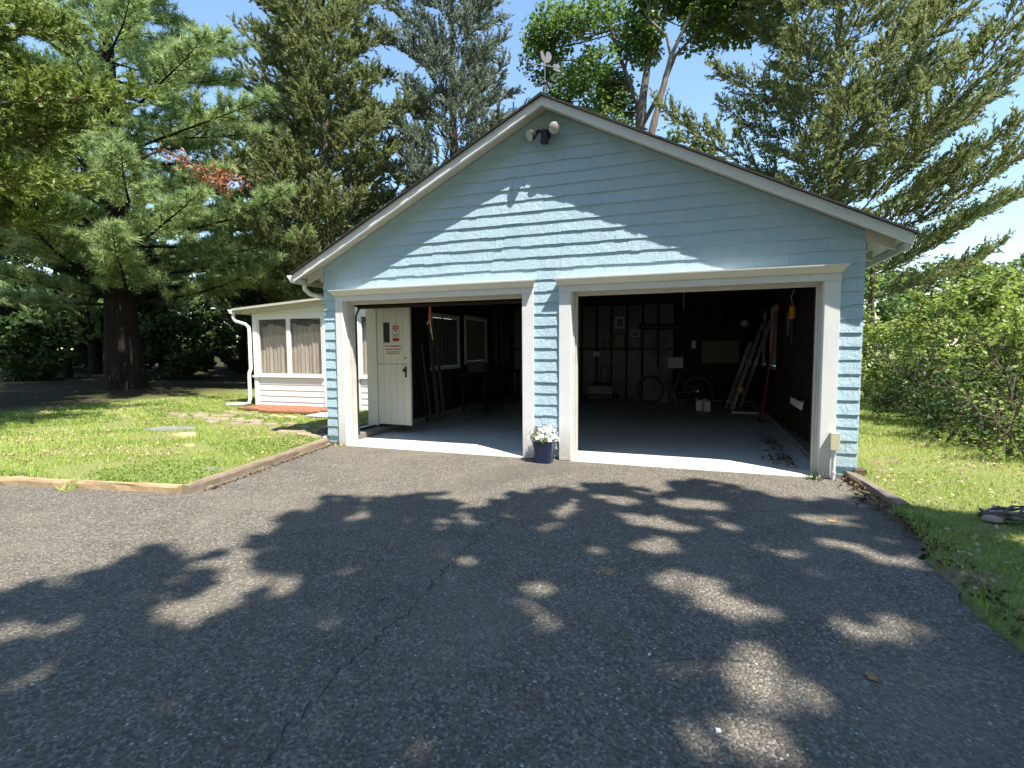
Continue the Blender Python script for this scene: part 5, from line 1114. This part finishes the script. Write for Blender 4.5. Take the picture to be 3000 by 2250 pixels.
# ------------------------------------------------------------------ grass
def grass(name, label, n, x0, x1, y0, y1, hmean, seed, keep, bare=1.0):
    r = np.random.default_rng(seed); x = r.uniform(x0, x1, n); y = r.uniform(y0, y1, n)
    d = np.hypot(x-CAM[0], y-CAM[1]); pk = np.clip((9.0/d)**1.3, .12, 1)
    ok = keep(x, y) & (r.uniform(0, 1, n) < pk)
    # thin out over bare patches
    pn = np.sin(x*2.3+1.7*np.sin(y*1.9))*np.sin(y*2.7+1.3*np.sin(x*1.1))
    ok &= ~((pn > .5) & (r.uniform(0, 1, n) < .8*bare))
    x, y, d, pn = x[ok], y[ok], d[ok], pn[ok]; m_ = len(x); sc_ = np.clip(d/8, .8, 2.2)
    z = hgt(x, y); a = r.uniform(0, 2*math.pi, m_); tilt = r.uniform(.15, 1.15, m_); h = hmean*r.uniform(.5, 1.5, m_)*(1+.25*np.sin(x*3)*np.sin(y*2.2)); w_ = .0065*sc_*r.uniform(.7, 1.5, m_)
    dirx, diry = np.cos(a), np.sin(a); B = np.stack([x, y, z-.01], 1); S = np.stack([-diry, dirx, 0*a], 1)*w_[:, None]
    T1 = B+np.stack([dirx*np.sin(tilt*.5)*h*.55, diry*np.sin(tilt*.5)*h*.55, np.cos(tilt*.5)*h*.55], 1); T2 = T1+np.stack([dirx*np.sin(tilt)*h*.55, diry*np.sin(tilt)*h*.55, np.cos(tilt)*h*.5], 1)
    V = np.stack([B-S*.6, B+S*.6, T1*.5+T2*.5, T1*.55+B*.45-S*.3, T1*.55+B*.45+S*.3, T2], 1).reshape(-1, 3)
    tone = np.clip(r.normal(.42, .2, m_)+.12*np.sin(x*1.7)*np.sin(y*1.3)+np.where(pn > .35, .25, 0)+.18*np.sin(x*.9+2)*np.sin(y*.8), 0, 1)
    o = nmesh(name, V, tris(V), M['l_grass'], None, np.repeat(tone, 6)); return setp(o, label, 'grass', None, 'stuff')
def left_ok(x, y):
    k = ~inside(x, y, DRIVE) & ~((x > -.03) & (y > 0)) & ~((x > PX0-.02) & (y > PY-.05)) & ~((x > -4.75) & (x < -2.2) & (y > 2.3)) & (x > -8.6-.4*np.sin(y)) & ~((x > -2.4) & (x < -1.5) & (y > 2) & (y < 2.7))
    lt = (y > -2.66+(x-.42)*-5.77) if False else True
    for a, b in (((.42, -2.72), (-.06, .05)), ((.33, -2.70), (-5.5, -3.64))):
        ax, ay = a; bx, by = b; L2 = (bx-ax)**2+(by-ay)**2; t = np.clip(((x-ax)*(bx-ax)+(y-ay)*(by-ay))/L2, 0, 1); k &= np.hypot(x-ax-t*(bx-ax), y-ay-t*(by-ay)) > .06
    # path zone thinner
    pth = (x > -5.5) & (x < -.2) & (np.abs(y-(1.7-1.15*(x+5.3)/5)) < .5); k &= ~(pth & (np.sin(x*13)*np.sin(y*17+x*3) > -.25))
    return k
grass('grass', 'short sunlit grass of the lawn left of the garage', 205000, -10, .5, -3.7, 5.5, .055, 301, left_ok)
def right_ok(x, y):
    k = ~inside(x, y, DRIVE) & ~((x < W+.03) & (y > -.02)); ax, ay, bx, by = 6.87, .03, 6.99, -1.22
    L2 = (bx-ax)**2+(by-ay)**2; t = np.clip(((x-ax)*(bx-ax)+(y-ay)*(by-ay))/L2, 0, 1); return k & (np.hypot(x-ax-t*(bx-ax), y-ay-t*(by-ay)) > .08)
grass('grass', 'short grass of the lawn strip right of the garage', 125000, 6.6, 11, -4.8, 9, .055, 302, right_ok, .35)
def clover(name, label, n, x0, x1, y0, y1, seed, keep, mt, size, cat, thr, zoff=.03):
    r = np.random.default_rng(seed); x = r.uniform(x0, x1, n); y = r.uniform(y0, y1, n); pn = np.sin(x*1.4+2*np.sin(y*1.1+seed))*np.sin(y*1.7+1.6*np.sin(x*.8)); ok = keep(x, y) & (pn > thr); x, y = x[ok], y[ok]
    P = np.stack([x, y, hgt(x, y)+r.uniform(.0, zoff, len(x))], 1); V, tone = leaves(P, r.normal(0, .45, P.shape)+[0, 0, 1], size, r, .9, .15); o = nmesh(name, V, tris(V), M[mt], None, tone); return setp(o, label, cat, None, 'stuff')
M['l_clover'] = leafm('clover_leaves', [(.08, .14, .03, 1), (.15, .24, .05, 1), (.25, .35, .09, 1)], .35, .3)
M['l_litter2'] = leafm('dry_lawn_litter', [(.2, .13, .07, 1), (.36, .27, .15, 1), (.5, .4, .26, 1)], .15)
clover('clover', 'patches of broad leaved clover in the left lawn', 60000, -9, .4, -3.5, 4, 331, left_ok, 'l_clover', .032, 'clover', .12)
clover('clover', 'patches of broad leaved clover in the right lawn strip', 40000, 6.8, 10.5, -4.6, 7, 332, right_ok, 'l_clover', .03, 'clover', .05)
clover('lawn_litter', 'dry leaves and needles scattered over the left lawn', 9000, -9, .4, -3.5, 4, 333, left_ok, 'l_litter2', .035, 'leaf litter', .25, .05)
clover('lawn_litter', 'dry leaves scattered over the right lawn strip', 5000, 6.8, 10.5, -4.6, 7, 334, right_ok, 'l_litter2', .035, 'leaf litter', .1, .05)
# weeds at joints
def tuft(label, x, y, z, n, seed, L=.1, mt='l_dark'):
    r = np.random.default_rng(seed); root = thing('weed', label, 'weed', (x, y, z)); O = np.zeros((n, 3)); O[:, :2] = r.normal(0, .05, (n, 2)); D = r.normal(0, .5, (n, 3)); D[:, 2] = np.abs(D[:, 2])+.5; D = unit(D)
    S = unit(np.cross(D, r.normal(size=(n, 3))))*.006; ln = L*r.uniform(.5, 1.3, (n, 1)); V = np.stack([O-S, O+S, O+D*ln], 1).reshape(-1, 3); nmesh('blades', V, tris(V), M[mt], root, np.repeat(r.uniform(.3, .9, n), 3))
tuft('dark weed tuft at the foot of the right door casing', 6.5, -.12, -.02, 40, 311, .12)
tuft('small weed at the end of the grey split timber', 6.95, -1.35, .0, 60, 312, .12, 'l_shrub')
tuft('grass tuft between two tan timbers', -.9, -2.98, -.02, 50, 313, .11, 'l_grass')
tuft('small weed at the foot of the left door casing', .3, -.1, -.02, 24, 314, .07, 'l_grass')
# fallen leaves, pebbles
def fallen(label, x, y, rot, s, z=-.019):
    mb = MB(); P = [(-1, 0), (-.45, .5), (-.1, .95), (.2, .45), (1, .55), (.62, 0), (.9, -.6), (.15, -.42), (-.2, -.8), (-.45, -.3)]; c, q = math.cos(rot), math.sin(rot)
    top = [((a*c-b*q)*s, (a*q+b*c)*s, .004+.012*(a*a+b*b)*s*10*.5) for a, b in P]; n = len(P)
    mb.add([(0, 0, .004)]+top+[(0, 0, .0025)]+[(a, b, c_-.0015) for a, b, c_ in top], [(0, i+1, (i+1) % n+1) for i in range(n)]+[(n+1, n+2+(i+1) % n, n+2+i) for i in range(n)]); o = mb.build('fallen_leaf', M['deadleaf']); o.location = (x, y, z); setp(o, label, 'leaf')
fallen('dry tan leaf on the asphalt nearest the grey timber', 6.36, -1.63, .4, .045); fallen('pale dry leaf alone on shaded asphalt', 6.04, -3.91, 2.0, .035)
for i, (x, y, s, l) in enumerate(((5.39, -4.47, .013, 'white pebble in the bright sun spot on the asphalt'), (5.1, -4.05, .009, 'small white pebble on dark asphalt left of the sun spots'))):
    slab('pebble', l, 'pebble', blob(x, y, s, s*.7, 6, .25, 1), -.019, s*.6, M['petal_white'])
# leaf litter drifted along the inside of the right wall, and along the asphalt edge
def litter(name, label, n, fx, seed, size=.05):
    r = np.random.default_rng(seed); P = fx(r, n); V, tone = leaves(P, r.normal(0, .5, (n, 3))+[0, 0, 1], size, r, .7, .2); o = nmesh(name, V, tris(V), M['l_litter'], None, tone); setp(o, label, 'leaf litter', None, 'stuff')
M['l_litter'] = leafm('brown_litter', [(.05, .032, .02, 1), (.12, .075, .04, 1), (.24, .16, .09, 1)], .1)
litter('leaf_litter', 'dry brown leaves drifted inside the right garage wall', 190, lambda r, n: np.stack([6.42-np.abs(r.normal(0, .16, n)), r.uniform(.25, 2.4, n), r.uniform(.01, .05, n)], 1), 321)
litter('leaf_litter', 'brown needles and leaves along the right asphalt edge', 700, lambda r, n: (lambda y: np.stack([6.86+.1*np.sin(y)*0+np.where(y > -1.3, -.02, .03)+r.normal(0, .06, n), y, r.uniform(.0, .035, n)], 1))(r.uniform(-4.6, .0, n)), 322, .045)
litter('needle_litter', 'reddish dry needles along the left timber edging', 260, lambda r, n: (lambda u: np.stack([.02+.46*u+.05+np.abs(r.normal(0, .03, n)), -.0-2.6*u, -.012+r.uniform(0, .008, n)], 1))(r.uniform(0, 1, n)), 323, .035)
# debris on the right lawn
t = thing('debris_pile', 'tangle of dark roots and pale rocks on the right lawn', 'debris', (7.72, -1.35, hz(7.72, -1.35)))
r_ = random.Random(9)
for i in range(7):
    a0 = r_.uniform(0, 6.28); R_ = r_.uniform(.08, .2); pts = [(R_*math.cos(a0+k*.45)*(1.3)+.04*i-.1, R_*math.sin(a0+k*.45)*.8, .03+.03*math.sin(k*1.1+i)+.01*i) for k in range(r_.randint(6, 11))]; MB().tube(pts, .011, 6).build('root', M['vineblack'], t, True)
MB().tube([(.05, 0, .05), (.3, -.05, .04), (.6, .02, .03), (.95, -.1, .02)], .012, 6).build('root', M['vineblack'], t, True)
for i in range(9):
    cx, cy, s = r_.uniform(-.22, .6), r_.uniform(-.22, .1), r_.uniform(.03, .08); mb = MB(); mb.lathe([(s*.5, 0), (s, s*.25), (s*.85, s*.6), (s*.3, s*.8)], (cx, cy, 0), 7, 1, .8); mb.build('rock', M['rock'], t)
